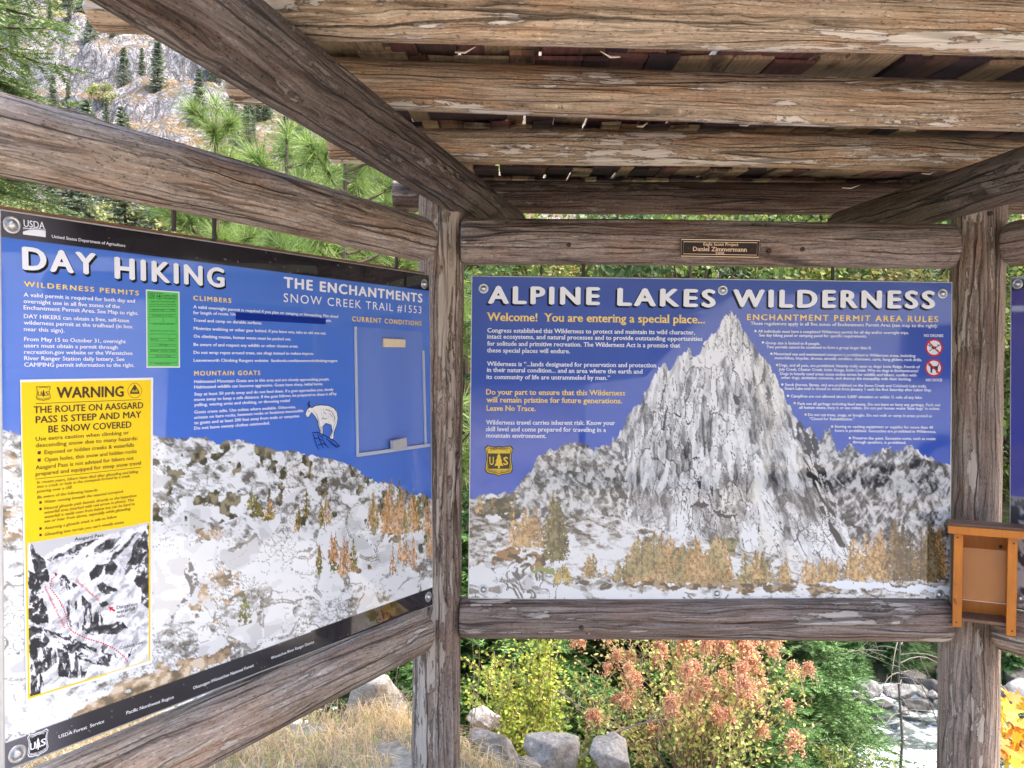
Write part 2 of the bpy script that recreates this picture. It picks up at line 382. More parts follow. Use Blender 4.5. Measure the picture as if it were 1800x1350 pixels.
ZR = EYE+.66
def zl(px, py, z): return at_z(px, py, z)
a, b = zl(450, 83, ZR), zl(700, 260, ZR); d = (b-a)/(b-a)[1]
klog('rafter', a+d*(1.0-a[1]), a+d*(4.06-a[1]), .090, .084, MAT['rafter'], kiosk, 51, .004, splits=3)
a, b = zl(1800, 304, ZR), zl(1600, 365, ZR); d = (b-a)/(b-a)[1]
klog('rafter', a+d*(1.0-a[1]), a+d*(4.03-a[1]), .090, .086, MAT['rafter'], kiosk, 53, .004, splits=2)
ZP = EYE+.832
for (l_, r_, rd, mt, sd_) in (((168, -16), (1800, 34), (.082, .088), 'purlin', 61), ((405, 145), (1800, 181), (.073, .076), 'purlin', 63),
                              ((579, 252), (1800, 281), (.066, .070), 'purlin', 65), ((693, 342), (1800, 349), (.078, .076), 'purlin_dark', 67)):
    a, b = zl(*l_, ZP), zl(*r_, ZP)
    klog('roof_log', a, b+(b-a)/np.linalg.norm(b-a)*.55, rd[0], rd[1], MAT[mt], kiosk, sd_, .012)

# shakes: long overlapping courses of split boards, seen from below
mb = MB(); rs = np.random.default_rng(11)
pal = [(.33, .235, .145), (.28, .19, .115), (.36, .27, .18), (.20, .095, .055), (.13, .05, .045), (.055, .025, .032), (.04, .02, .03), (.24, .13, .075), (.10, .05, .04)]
ZD = ZP+.088
y = 1.40; k = 0
while y < 4.35:
    xl = -.70+.17*(y-2.4); xr = 3.05-.1*(y-2.4)
    x = xl+rs.uniform(-.04, .04)
    while x < xr:
        wd = rs.choice([rs.uniform(.05, .09), rs.uniform(.09, .17)])
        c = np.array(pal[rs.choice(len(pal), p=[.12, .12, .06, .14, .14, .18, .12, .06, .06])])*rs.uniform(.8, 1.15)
        y0 = y+rs.uniform(-.03, .03); y1 = y+.50+rs.uniform(-.03, .03)
        z0 = ZD+.004*(k % 2)+rs.uniform(0, .010); z1 = z0+.040; th_ = rs.uniform(.009, .016); sk = rs.uniform(-.006, .006)
        V = [[x, y0, z0], [x+wd, y0, z0+sk], [x+wd+rs.uniform(-.01, .01), y1, z1], [x+rs.uniform(-.01, .01), y1, z1]]
        V = V+[[q[0], q[1], q[2]+th_] for q in V]
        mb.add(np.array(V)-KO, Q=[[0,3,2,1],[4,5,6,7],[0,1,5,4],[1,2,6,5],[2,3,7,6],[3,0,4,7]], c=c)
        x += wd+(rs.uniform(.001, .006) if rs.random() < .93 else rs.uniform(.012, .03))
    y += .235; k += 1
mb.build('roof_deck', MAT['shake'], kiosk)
MAT['splinter'] = leafmat('pale_splinter', .0)
# splinters hanging under the logs
for px, py, Y, dx in ((800, 92, 2.05, .05), (1090, 100, 2.06, -.05), (1600, 70, 2.02, .03), (1300, 220, 2.6, .04), (1480, 330, 3.25, .06), (1620, 305, 3.25, .05), (1120, 222, 2.6, .03)):
    P = at_y(px, py, Y)-KO; mb = MB()
    mb.tube([P, P+[dx*.5, -.01, -.004], P+[dx, -.02, .006]], [.002, .003, .0008], 4, (.5, .42, .34))
    mb.build('splinter', MAT['splinter'], kiosk)
# bolt heads sunk in the wood
for px, py, Y in ((1742, 375, 3.165), (1411, 438, 3.118), (1352, 441, 3.117), (1252, 1090, 3.122), (1347, 1089, 3.122), (1022, 1104, 3.124), (1000, 430, 3.12), (805, 800, 3.155)):
    P = at_y(px, py, Y)-KO; mb = MB(); mb.tube([P+[0, .03, 0], P, P+[0, -.002, 0]], [.0085, .0085, .006], 10); mb.build('sunk_bolt', MAT['rod'], kiosk)
# iron rods between the rails and the signs
for pl, px, y0, y1 in ((PL, 309, 372, 402), (PL, 380, 383, 421), (PM, 1026, 468, 488), (PM, 1465, 470, 493), (PL, 700, 440, 474)):
    a, b = pl.st(px, y0-6), pl.st(px, y1+4)
    mb = MB(); mb.tube([pl.w(a, -.008)-KO, pl.w(b, -.008)-KO], .0065, 8)
    mb.build('hanger_rod', MAT['rod'], kiosk)
# ------------------------------------------------------------------ printing helpers
def inpoly(X, Y, P):
    P = np.asarray(P, float); ins = np.zeros(X.shape, bool); j = len(P)-1
    for i in range(len(P)):
        xi, yi = P[i]; xj, yj = P[j]
        if yi != yj:
            cnd = ((yi > Y) != (yj > Y)) & (X < (xj-xi)*(Y-yi)/(yj-yi)+xi); ins ^= cnd
        j = i
    return ins
class Sheet:
    "a printed rectangle in a sign plane, its print held as colours on a fine grid"
    def __init__(s, pl, corners, nu, nv):
        s.pl = pl; s.c = [pl.st(*q) for q in corners]          # TL TR BR BL in plane metres
        u, v = np.meshgrid(np.linspace(0, 1, nu), np.linspace(0, 1, nv), indexing='xy')
        tl, tr, br, bl = s.c
        P = ((1-u)*(1-v))[..., None]*tl+(u*(1-v))[..., None]*tr+(u*v)[..., None]*br+((1-u)*v)[..., None]*bl
        s.S, s.Z = P[..., 0], P[..., 1]; s.col = np.ones(s.S.shape+(3,)); s.nu, s.nv = nu, nv
    def poly(s, pts): return np.array([s.pl.st(*q) for q in pts])
    def mask(s, pts, j=.012):
        jx = (fbm2(s.S*26, s.Z*26, 4, 301)-.5)*4*j; jz = (fbm2(s.S*26, s.Z*26, 4, 302)-.5)*4*j
        return inpoly(s.S+jx, s.Z+jz, s.poly(pts))
    def paint(s, mk, c): s.col[mk] = c if np.ndim(c) == 1 else np.asarray(c)[mk]
    def mesh(s, name, out, thick, back=(.25, .25, .25)):
        V = s.pl.o+s.S[..., None]*s.pl.d+s.Z[..., None]*np.array([0, 0, 1.])+s.pl.n*out
        nu, nv = s.nu, s.nv
        i, j = np.meshgrid(np.arange(nv-1), np.arange(nu-1), indexing='ij')
        Q = np.stack([i*nu+j, (i+1)*nu+j, (i+1)*nu+j+1, i*nu+j+1], -1).reshape(-1, 4)
        V = V.reshape(-1, 3); nb = len(V)
        cs = [0, nu-1, nv*nu-1, (nv-1)*nu]
        Vb = np.vstack([V[cs], V[cs]-s.pl.n*thick]); V = np.vstack([V, Vb])
        Qb = [[nb+4, nb+5, nb+6, nb+7]]+[[nb+k, nb+(k+1) % 4, nb+4+(k+1) % 4, nb+4+k] for k in range(4)]
        C = np.vstack([s.col.reshape(-1, 3), np.tile(back, (8, 1))])
        return mesh_np(name, V, [np.vstack([Q, Qb])], C)
def srgb(r, g, b):
    c = np.array([r, g, b])/255.; return np.where(c <= .04045, c/12.92, ((c+.055)/1.055)**2.4)
def quant(n_, lv):
    "turn a 0..1 field into flat tones"
    out = np.zeros(n_.shape+(3,)); out[:] = lv[0][1]
    for t, c in lv[1:]: out[n_ > t] = c
    return out
def facets(S, Z, sx, sz, ang, seed, warp=.5):
    c, s_ = math.cos(ang), math.sin(ang)
    u, v = S*c+Z*s_, -S*s_+Z*c
    wx = (fbm2(u*sx*.6, v*sz*.6, 3, seed+30)-.5)*warp*3; wz = (fbm2(u*sx*.6+9, v*sz*.6, 3, seed+31)-.5)*warp*3
    return fbm2(u*sx+wx, v*sz+wz, 4, seed)
def voro(x, y, seed, jit=.95):
    "cell value and distance to the cell border of a jittered grid"
    ix, iy = np.floor(x), np.floor(y); f1 = np.full(x.shape, 9.); f2 = f1.copy(); idv = np.zeros(x.shape); z = np.zeros_like(ix)
    for a in (-1, 0, 1):
        for b in (-1, 0, 1):
            cx, cy = ix+a, iy+b; d = (cx+.5+jit*(_h(cx, cy, z, seed)-.5)-x)**2+(cy+.5+jit*(_h(cx, cy, z, seed+1)-.5)-y)**2
            h = _h(cx, cy, z, seed+2); nw = d < f1
            f2 = np.where(nw, f1, np.minimum(f2, d)); idv = np.where(nw, h, idv); f1 = np.where(nw, d, f1)
    return idv, np.sqrt(f2)-np.sqrt(f1)
def stretch(a):
    "spread a field evenly over 0..1"
    q = np.percentile(a, np.linspace(0, 100, 201)); return np.interp(a, q, np.linspace(0, 1, 201))

class Text:
    "collects flat lettering of one colour as one mesh"
    meas = {}
    def __init__(s, pl, out): s.pl = pl; s.out = out; s.V = []; s.F3 = []; s.n = 0; s.C = []
    @staticmethod
    def glyphs(txt, space=1.0, res=2):
        cu = bpy.data.curves.new('t', 'FONT'); cu.body = txt; cu.size = 1.0; cu.resolution_u = res; cu.space_character = space
        o = bpy.data.objects.new('t', cu); col.objects.link(o)
        dg = bpy.context.evaluated_depsgraph_get(); me = bpy.data.meshes.new_from_object(o.evaluated_get(dg))
        V = np.zeros(len(me.vertices)*3, np.float32); me.vertices.foreach_get('co', V); V = V.reshape(-1, 3)[:, :2].astype(float)
        me.calc_loop_triangles(); T = np.zeros(len(me.loop_triangles)*3, np.int32); me.loop_triangles.foreach_get('vertices', T)
        bpy.data.objects.remove(o); bpy.data.curves.remove(cu); bpy.data.meshes.remove(me)
        return V, T.reshape(-1, 3)
    def line(s, txt, a, b, cap, color, bold=0.0, serif=False, space=1.0, italic=0.0, res=2, shift=(0, 0), lift=0.0, fit=True):
        "a, b: photo pixels of the two ends of the baseline; cap: capital height in photo pixels at a"
        pa, pb = s.pl.st(*a), s.pl.st(*b)
        h = s.pl.st(a[0], a[1]-cap)[1]-pa[1]
        V, T = s.glyphs(txt, space, res)
        CAP = .70
        x0, x1 = V[:, 0].min(), V[:, 0].max()
        ln = np.linalg.norm(pb-pa); sy = h/CAP
        copies = [(0, 0)]
        if bold > 0: copies = [(-bold, 0), (bold, 0), (0, bold*.6), (0, -bold*.6)] if bold > .012 else [(-bold, 0), (bold, 0)]
        if serif: V, T = s.add_serif(V, T)
        x0, x1 = V[:, 0].min()-bold, V[:, 0].max()+bold
        sx = ln/(x1-x0) if fit else sy
        e1 = (pb-pa)/ln; e2 = np.array([-e1[1], e1[0]])
        for k, (bx, by) in enumerate(copies):
            X = (V[:, 0]-x0+bx)*sx+italic*V[:, 1]*sy; Y = (V[:, 1]+by)*sy
            P = pa+X[:, None]*e1+Y[:, None]*e2+np.array(shift)
            W_ = s.pl.o+P[:, :1]*s.pl.d+P[:, 1:]*np.array([[0, 0, 1.]])+s.pl.n*(s.out+lift+.00004*k)
            s.V.append(W_); s.F3.append(T+s.n); s.n += len(W_); s.C.append(np.tile(color, (len(W_), 1)))
    @staticmethod
    def add_serif(V, T):
        "slab feet on the flat ends of the stems"
        E_ = {}
        for t in T:
            for i in range(3):
                k = (min(t[i], t[(i+1) % 3]), max(t[i], t[(i+1) % 3])); E_[k] = E_.get(k, 0)+1
        nv, nt_ = [V], [T]; n_ = len(V)
        for (i, j), q in E_.items():
            if q != 1: continue
            a, b = V[i], V[j]
            if abs(a[1]-b[1]) < .012 and .05 < abs(a[0]-b[0]) < .14:
                yy = (a[1]+b[1])/2; xa, xb = min(a[0], b[0]), max(a[0], b[0])
                up = yy < .2
                if not (abs(yy) < .03 or .40 < yy < .80 or yy < -.1): continue
                th_ = .045 if up else -.045
                nv.append(np.array([[xa-.055, yy], [xb+.055, yy], [xb+.02, yy+th_], [xa-.02, yy+th_]]))
                nt_.append(np.array([[0, 1, 2], [0, 2, 3]])+n_ if up else np.array([[0, 2, 1], [0, 3, 2]])+n_); n_ += 4
        return np.vstack(nv), np.vstack(nt_)
    def poly(s, pts, color, lift=0.0):
        P = np.array([s.pl.st(*q) for q in pts]); s.polym(P, color, lift)
    def polym(s, P, color, lift=0.0):
        from mathutils.geometry import tessellate_polygon
        T = np.array(tessellate_polygon([[Vector((q[0], q[1], 0)) for q in P]]))
        if np.sign(sum((P[i][0]*P[(i+1) % len(P)][1]-P[(i+1) % len(P)][0]*P[i][1]) for i in range(len(P)))) < 0: T = T[:, ::-1]
        W_ = s.pl.o+P[:, :1]*s.pl.d+P[:, 1:]*np.array([[0, 0, 1.]])+s.pl.n*(s.out+lift)
        s.V.append(W_); s.F3.append(T+s.n); s.n += len(W_); s.C.append(np.tile(color, (len(W_), 1)))
    def stroke(s, pts, wpx, color, lift=0.0, closed=False):
        "a drawn line of wpx photo pixels"
        P = np.array([s.pl.st(*q) for q in pts]); s.strokem(P, wpx, color, lift, closed, pts[0])
    def strokem(s, P, wpx, color, lift=0.0, closed=False, ref=None, width=None):
        w_ = width if width else abs(s.pl.st(ref[0], ref[1]+wpx)[1]-s.pl.st(*ref)[1])
        Pn = np.vstack([P, P[:1]]) if closed else P
        d = np.gradient(Pn, axis=0)
        if closed: d[0] = d[-1] = Pn[1]-Pn[-2]
        d /= np.linalg.norm(d, axis=1, keepdims=True)+1e-9; q = np.stack([-d[:, 1], d[:, 0]], 1)*w_/2
        V = np.vstack([Pn+q, Pn-q]); k = len(Pn); i = np.arange(k-1)
        T = np.vstack([np.stack([i, i+k, i+1], 1), np.stack([i+1, i+k, i+1+k], 1)])
        W_ = s.pl.o+V[:, :1]*s.pl.d+V[:, 1:]*np.array([[0, 0, 1.]])+s.pl.n*(s.out+lift)
        s.V.append(W_); s.F3.append(T+s.n); s.n += len(W_); s.C.append(np.tile(color, (len(W_), 1)))
    def build(s, name, parent, mat=None):
        o = bpy.data.objects.get(parent.name)
        me = mesh_np(name, np.vstack(s.V)-np.array(parent.location), [np.vstack(s.F3)], np.vstack(s.C))
        return obj(name, me, mat or MAT['ink'], parent)

def bolt(pl, px, py, rpx, parent, out=.0):
    "washer with a domed bolt head"
    st = pl.st(px, py); r = abs(pl.st(px, py+rpx)[1]-st[1])
    C0 = pl.w(st, out)-np.array(parent.location)
    def rings(prof):
        V = []; sg = 28
        for rr, hh in prof:
            for k in range(sg):
                t = 2*math.pi*k/sg
                V.append(C0+pl.d*rr*math.cos(t)+np.array([0, 0, 1])*rr*math.sin(t)+pl.n*hh)
        Q = [[i*sg+k, i*sg+(k+1) % sg, (i+1)*sg+(k+1) % sg, (i+1)*sg+k] for i in range(len(prof)-1) for k in range(sg)]
        V.append(C0+pl.n*prof[-1][1]); T = [[(len(prof)-1)*sg+k, (len(prof)-1)*sg+(k+1) % sg, len(V)-1] for k in range(sg)]
        return mesh_np('b', V, [T, Q], None, True)
    me = rings([(r, 0), (r, .0018), (r*.94, .0026), (r*.62, .0026), (r*.58, .001)]); me.name = 'bolt'
    b = obj('bolt', me, MAT['steel'], parent)
    me = rings([(r*.57, .0012), (r*.56, .004), (r*.47, .0075), (r*.30, .0098), (r*.12, .0108)]); me.name = 'bolt_head'
    obj('bolt_head', me, MAT['steel'], b)
    return b

WHITE = srgb(246, 246, 248); YEL = srgb(255, 220, 118); DARK = srgb(38, 34, 38); INK = srgb(74, 44, 22)
def shield(T, pl, cx, cy, hw, hh, line, fill, ink, lift=0.0):
    "the badge with U, a tree and S"
    R_ = [(-.0,-1.0+.06),(-.35,-.90),(-.70,-.96),(-.80,-1.0),(-1.,-.80),(-.88,-.45),(-.86,-.1),(-.94,.25),(-.98,.55),(-.85,.78),(-.55,.86),(-.25,.88),(0,1.0)]
    R_ = R_+[(-x, y) for x, y in R_[::-1][1:-1]]
    o = pl.st(cx, cy); sx = pl.st(cx+hw, cy)[0]-o[0]; sy = o[1]-pl.st(cx, cy+hh)[1]
    pt = lambda k: np.array([[o[0]+x*sx*k, o[1]-y*sy*k] for x, y in R_])
    if line is not None: T.polym(pt(1.0), line, lift)
    T.polym(pt(.93), fill, lift+.0002); 
    T.strokem(pt(.84), 0, ink, lift+.0004, True, width=sy*.045)
    tree = [(0,-.52),(-.13,-.22),(-.08,-.22),(-.20,.05),(-.13,.05),(-.27,.32),(-.05,.30),(-.05,.46),(.05,.46),(.05,.30),(.27,.32),(.13,.05),(.20,.05),(.08,-.22),(.13,-.22)]
    T.polym(np.array([[o[0]+x*sx, o[1]-y*sy] for x, y in tree]), ink, lift+.0004)
    for ch, x0, x1 in (('U', -.74, -.26), ('S', .28, .70)):
        V, Tt = Text.glyphs(ch); x, y = V[:, 0], V[:, 1]
        X = x0+(x-x.min())/(x.max()-x.min())*(x1-x0); Y = -.26+(1-(y-y.min())/(y.max()-y.min()))*.56
        for dx in (-.03, .03):
            P = np.stack([o[0]+(X+dx)*sx, o[1]-Y*sy], 1)
            W_ = pl.o+P[:, :1]*pl.d+P[:, 1:]*np.array([[0, 0, 1.]])+pl.n*(T.out+lift+.0004+.0001*(dx > 0))
            T.V.append(W_); T.F3.append(Tt+T.n); T.n += len(W_); T.C.append(np.tile(ink, (len(W_), 1)))
    for txt, y, x0 in (('FOREST SERVICE', -.60, .60), ('DEPARTMENT OF AGRICULTURE', .72, .70)):
        V, Tt = Text.glyphs(txt); x, yy = V[:, 0], V[:, 1]
        f = (x-x.min())/(x.max()-x.min())*2-1
        X = f*x0; Y = y-(yy/.7)*.15+(-.12*(1-f*f) if y < 0 else .10*(1-f*f)-.06)
        P = np.stack([o[0]+X*sx, o[1]-Y*sy], 1)
        W_ = pl.o+P[:, :1]*pl.d+P[:, 1:]*np.array([[0, 0, 1.]])+pl.n*(T.out+lift+.0005)
        T.V.append(W_); T.F3.append(Tt+T.n); T.n += len(W_); T.C.append(np.tile(ink, (len(W_), 1)))
def edge_trim(pl, corners, parent, out, back):
    "thin rim round a panel"
    c = [pl.st(*q) for q in corners]; mb = MB(); loc = np.array(parent.location)
    for i in range(4):
        a, b = c[i], c[(i+1) % 4]
        e = (b-a)/np.linalg.norm(b-a); q = np.array([e[1], -e[0]]) ; cen = sum(c)/4
        if (cen-a)@q > 0: q = -q
        a2, b2 = a-e*.0, b+e*.003
        P = [a2, b2, b2+q*.003, a2+q*.003]
        V = [pl.w(x, out)-loc for x in P]+[pl.w(x, out-back)-loc for x in P]
        mb.add(V, Q=[[0,1,2,3],[7,6,5,4],[0,4,5,1],[1,5,6,2],[2,6,7,3],[3,7,4,0]])
    return mb.build('edge_trim', MAT['trim'], parent)

def larch(sh, px, py, hpx, wpx, c, seed, ragged=.55):
    "one printed conifer: base at px,py"
    a = sh.pl.st(px, py); h = sh.pl.st(px, py-hpx)[1]-a[1]; w_ = h*wpx/hpx
    m_ = (np.abs(sh.S-a[0]) < w_*.7) & (sh.Z > a[1]-.1*h) & (sh.Z < a[1]+h)
    ii, jj = np.where(m_)
    if not len(ii): return
    i0, i1, j0, j1 = ii.min(), ii.max()+1, jj.min(), jj.max()+1
    S, Z = sh.S[i0:i1, j0:j1], sh.Z[i0:i1, j0:j1]
    t = (Z-a[1])/h; x = np.abs(S-a[0]-.08*w_*(fbm2(t*4, S*0+seed, 2, seed)-.5))
    wd = w_*.5*np.clip((1-t)*1.15, 0, .8)*(1-ragged*.5+ragged*1.1*fbm2(S*0+t*13+np.sign(S-a[0])*7, S*20/w_*.05, 2, seed+1))
    nz = fbm2(S*200, Z*150, 3, seed+2)
    mk = (x < wd) & (t > -.02) & (nz > .38+.12*(x/np.maximum(wd, 1e-6)))
    c = np.asarray(c)
    cc = quant(fbm2(S*110, Z*80, 3, seed+3), [(0, c*.5), (.38, c*.75), (.47, c), (.60, np.minimum(c*1.22+.03, 1))])
    sub = sh.col[i0:i1, j0:j1]; sub[mk] = cc[mk]
    tr = (x < w_*.025) & (t < .9) & (t > -.08) & (nz < .5); sub[tr] = c*.45
# ------------------------------------------------------------------ middle sign
GREYS = [srgb(58, 58, 60), srgb(100, 98, 98), srgb(142, 140, 138), srgb(184, 182, 180), srgb(214, 212, 210), srgb(238, 237, 235)]
CM = [(830.2, 485.8), (1672.5, 497.2), (1669, 1062), (824.2, 1050.5)]
def paint_middle():
    sh = Sheet(PM, CM, 600, 400); S, Z = sh.S, sh.Z
    v = (Z.max()-Z)/(Z.max()-Z.min())
    sh.col[:] = srgb(76, 94, 170)*(1-v[..., None]) + srgb(40, 88, 198)*v[..., None]
    sky1 = [(825,880),(850,868),(870,872),(905,862),(930,830),(950,800),(985,785),(1010,778),(1040,790),(1062,783),(1085,770),(1100,742),(1110,725),(1125,712),(1135,690),(1150,660),(1165,640),(1180,650),(1195,625),(1210,612),(1222,628),(1235,610),(1252,585),(1262,578),(1275,555),(1285,547),(1298,560),(1308,582),(1320,600),(1335,620),(1350,640),(1365,665),(1380,700),(1400,735),(1415,760),(1425,750),(1438,780),(1450,755),(1458,752),(1468,785),(1475,790),(1490,782),(1510,795),(1530,800),(1545,795),(1560,790),(1580,795),(1592,785),(1610,790),(1630,805),(1650,812),(1690,825)]
    # break the skyline into small teeth
    q = [];
    for (x0, y0), (x1, y1) in zip(sky1[:-1], sky1[1:]):
        for k in range(6):
            t = k/6; x = x0+(x1-x0)*t; q.append((x, y0+(y1-y0)*t+(vn2(np.array(x*.31), np.array(3.), 5)-.5)*14*float(k > 0)))
    rock = sh.mask(q+[(1690, 1080), (815, 1080)], 0)
    # main face: steep fall lines leaning with the slope
    xs = S-PM.st(1270, 700)[0]; lean = R(10)+np.clip(xs*1.1, -.35, .5)
    def fall(sx, sz, seed, wv=.5):
        u = S-(PM.st(1280, 547)[1]-Z)*np.clip(xs*.55, -.16, .30); return facets(u, Z, sx, sz, R(6), seed, wv)
    f1 = fall(34, 5, 3); f2 = fall(110, 22, 8, .8); f3 = fall(64, 9, 5, .7); f9 = fbm2(S*3, Z*2.4, 3, 21)
    flank = sstep(.17, .36, xs+(Z-PM.st(1270, 700)[1])*.62)
    g = stretch(stretch(f1)*.55+stretch(f2)*.75+stretch(f3)*.5+1.0*(stretch(f9)-.5)-.55*flank)
    uu = S-(PM.st(1280, 547)[1]-Z)*np.clip(xs*.55, -.16, .30)
    wx, wz = (fbm2(S*14, Z*9, 3, 71)-.5)*1.6, (fbm2(S*14, Z*9, 3, 72)-.5)*1.6
    i1, e1 = voro(uu*48+wx, Z*9+wz, 73); i2, e2 = voro(uu*95+wx*1.5, Z*22+wz*1.5, 76)
    g = stretch(.50*g+.38*i1+.30*i2)
    L6 = [(0, GREYS[0]*1.4), (.035, GREYS[1]), (.11, GREYS[2]), (.26, GREYS[3]), (.47, GREYS[4]), (.76, GREYS[5])]
    cf = quant(g, L6); tan = (fbm2(S*7, Z*4, 2, 66) > .60)[..., None]; cf = np.where(tan, cf*np.array([1.0, .97, .91]), cf)
    sh.paint(rock, cf)
    sh.paint(rock & (e1 < .05) & (fbm2(S*12, Z*7, 3, 79) > .56), GREYS[1]); sh.paint(rock & (e2 < .08) & (fbm2(S*14, Z*9, 3, 80) > .58), GREYS[2])
    for sx, sz, seed, wd, th_ in ((44, 6, 44, .009, .50), (22, 3.5, 48, .009, .52), (70, 10, 49, .010, .50)):
        cr = np.abs(fall(sx, sz, seed, .8)-.5); ln = rock & (cr < wd) & (fbm2(S*6, Z*5, 2, seed+5) > th_); sh.paint(ln, GREYS[1] if sx != 22 else GREYS[0])
    # left hump, darker and blockier
    hump = sh.mask([(825,885),(850,868),(870,872),(905,862),(930,830),(950,800),(985,785),(1010,778),(1040,790),(1062,783),(1085,770),(1098,800),(1105,860),(1095,930),(1000,930),(830,930)]) & rock
    f4 = stretch(facets(S, Z, 80, 66, R(30), 15, .9)+.5*facets(S, Z, 30, 26, R(30), 16, .9))
    i3, e3 = voro(S*64+wx*1.5, Z*58+wz*1.5, 83); f4 = stretch(.6*f4+.55*i3)
    sh.paint(hump, quant(f4, [(0, srgb(92, 89, 83)), (.16, srgb(124, 121, 114)), (.36, srgb(160, 157, 151)), (.58, srgb(192, 190, 185)), (.80, srgb(220, 218, 214))]))
    # right ridge, dark
    rid = sh.mask([(1438,780),(1450,755),(1458,752),(1468,785),(1475,790),(1490,782),(1530,800),(1560,790),(1592,785),(1630,805),(1690,825),(1690,1010),(1560,985),(1500,960),(1455,880),(1425,800)]) & rock
    f5 = stretch(facets(S, Z, 95, 44, R(-32), 25, .9)+.7*facets(S, Z, 36, 18, R(-32), 26, .9))
    i4, e4 = voro((S+Z*.5)*70+wx*1.5, (Z-S*.3)*40+wz*1.5, 86); f5 = stretch(.6*f5+.5*i4)
    sh.paint(rid, quant(f5+.12*(fbm2(S*5, Z*5, 2, 77)-.5), [(0, GREYS[0]), (.14, GREYS[1]), (.36, GREYS[2]*1.0), (.58, GREYS[3]), (.82, GREYS[4])]))
    gully = sh.mask([(1405,745),(1425,750),(1440,800),(1470,880),(1490,960),(1470,960),(1440,890),(1415,820),(1395,770)]) & (stretch(f2) < .6)
    sh.paint(gully, GREYS[0]*.8)
    for poly_ in ([(1218,893),(1232,885),(1246,892),(1238,897)], [(1250,895),(1266,896),(1278,904),(1302,907),(1280,911),(1262,907)], [(1290,680),(1303,695),(1297,712),(1293,690)]):
        sh.paint(sh.mask(poly_), GREYS[0])
    # valley floor: pale slabs and brown heath
    fl = sh.mask([(815,880),(860,868),(900,885),(960,930),(1010,905),(1080,905),(1140,925),(1200,945),(1300,965),(1400,985),(1500,1000),(1690,1005),(1690,1080),(815,1080)])
    f6 = stretch(facets(S, Z, 26, 60, R(-8), 35, .9)); f7 = stretch(facets(S, Z, 60, 110, R(5), 36, .9))
    i5, e5 = voro(S*20+wx, Z*44+wz*1.2, 89)
    sh.paint(fl, quant(stretch(.35*f6+.4*f7+.8*fbm2(S*4, Z*8, 2, 37)+.4*i5), [(0, srgb(92, 84, 72)), (.07, srgb(140, 132, 120)), (.20, srgb(184, 178, 170)), (.38, srgb(214, 210, 205)), (.62, srgb(236, 234, 231))]))
    for poly_, c1, c2, sd_ in (([(835,880),(905,870),(920,905),(880,915),(840,900)], (84, 80, 52), (130, 110, 66), 1), ([(840,985),(900,960),(980,985),(960,1005),(880,1000)], (120, 96, 62), (168, 130, 88), 2),
                               ([(1060,1008),(1200,1012),(1460,1020),(1660,1030),(1660,1042),(1300,1040),(1080,1030)], (120, 100, 72), (176, 150, 118), 3), ([(925,1000),(985,1000),(1000,1018),(930,1012)], (110, 116, 60), (150, 150, 84), 4),
                               ([(1235,945),(1300,950),(1290,975),(1240,965)], (110, 104, 66), (150, 140, 96), 5)):
        mk = sh.mask(poly_) & (fbm2(S*30, Z*40, 3, 60+sd_) > .40)
        sh.paint(mk, quant(fbm2(S*45, Z*70, 3, 70+sd_), [(0, srgb(*c1)*.6), (.42, srgb(*c1)), (.52, srgb(*c2))]))
    slab = sh.mask([(815,1005),(850,985),(905,990),(960,1015),(1040,1035),(1200,1045),(1690,1055),(1690,1080),(815,1080)])
    sh.paint(slab, quant(stretch(facets(S, Z, 12, 26, R(-12), 81, .9)), [(0, srgb(150, 144, 136)), (.16, srgb(205, 202, 198)), (.3, srgb(236, 235, 233))]))
    cr = np.abs(facets(S, Z, 11, 9, R(-60), 84, .9)-.5); sh.paint(slab & (cr < .012), srgb(110, 106, 102))
    sn = sh.mask([(1450,1022),(1490,1015),(1540,1025),(1600,1030),(1670,1030),(1670,1042),(1560,1040),(1470,1034)]); sh.paint(sn, srgb(238, 240, 244))
    rs = np.random.default_rng(4); OR = [srgb(204, 164, 108), srgb(196, 160, 108), srgb(186, 146, 94), srgb(180, 158, 106), srgb(162, 142, 94)]; OL = [srgb(134, 122, 74), srgb(112, 102, 64), srgb(146, 128, 74)]
    def grove(n_, xr, yr, hr, wr, pal_):
        for k in range(n_):
            h = rs.uniform(*hr); larch(sh, rs.uniform(*xr), rs.uniform(*yr), h, h*rs.uniform(*wr), pal_[rs.integers(len(pal_))], int(rs.integers(9999)))
    grove(6, (960, 985), (955, 985), (70, 110), (.4, .55), OL); grove(7, (900, 950), (945, 962), (40, 70), (.4, .6), OR)
    grove(5, (840, 880), (895, 905), (20, 35), (.5, .8), OL+OR[:2]); grove(60, (1112, 1275), (1000, 1026), (35, 74), (.5, .8), OR)
    grove(8, (1030, 1120), (1010, 1022), (20, 45), (.5, .8), OR+OL); grove(12, (1300, 1390), (1015, 1026), (35, 62), (.4, .6), OR+OL[:1])
    grove(12, (1415, 1475), (1015, 1026), (28, 48), (.4, .7), OR[:3]); grove(10, (1485, 1565), (1010, 1024), (60, 96), (.35, .5), OR[:3])
    grove(14, (1570, 1670), (1012, 1024), (70, 118), (.32, .45), [srgb(136, 108, 68), srgb(164, 122, 66), srgb(104, 88, 62), srgb(118, 102, 70)])
    grove(6, (975, 1000), (1015, 1030), (20, 34), (.6, .9), [srgb(170, 150, 60), srgb(190, 160, 80)])
    return sh
signM = empty('alpine_trail_sign', PM.w((.9, .72)), 'wide glossy blue sign picturing a pale granite peak between the two front posts', 'sign')
shM = paint_middle(); ML = np.array(signM.location)
me = shM.mesh('printed_panel', 0, .012); co_ = np.zeros(len(me.vertices)*3, np.float32); me.vertices.foreach_get('co', co_)
me.vertices.foreach_set('co', (co_.reshape(-1, 3)-ML).ravel().astype(np.float32)); obj('printed_panel', me, MAT['print'], signM)
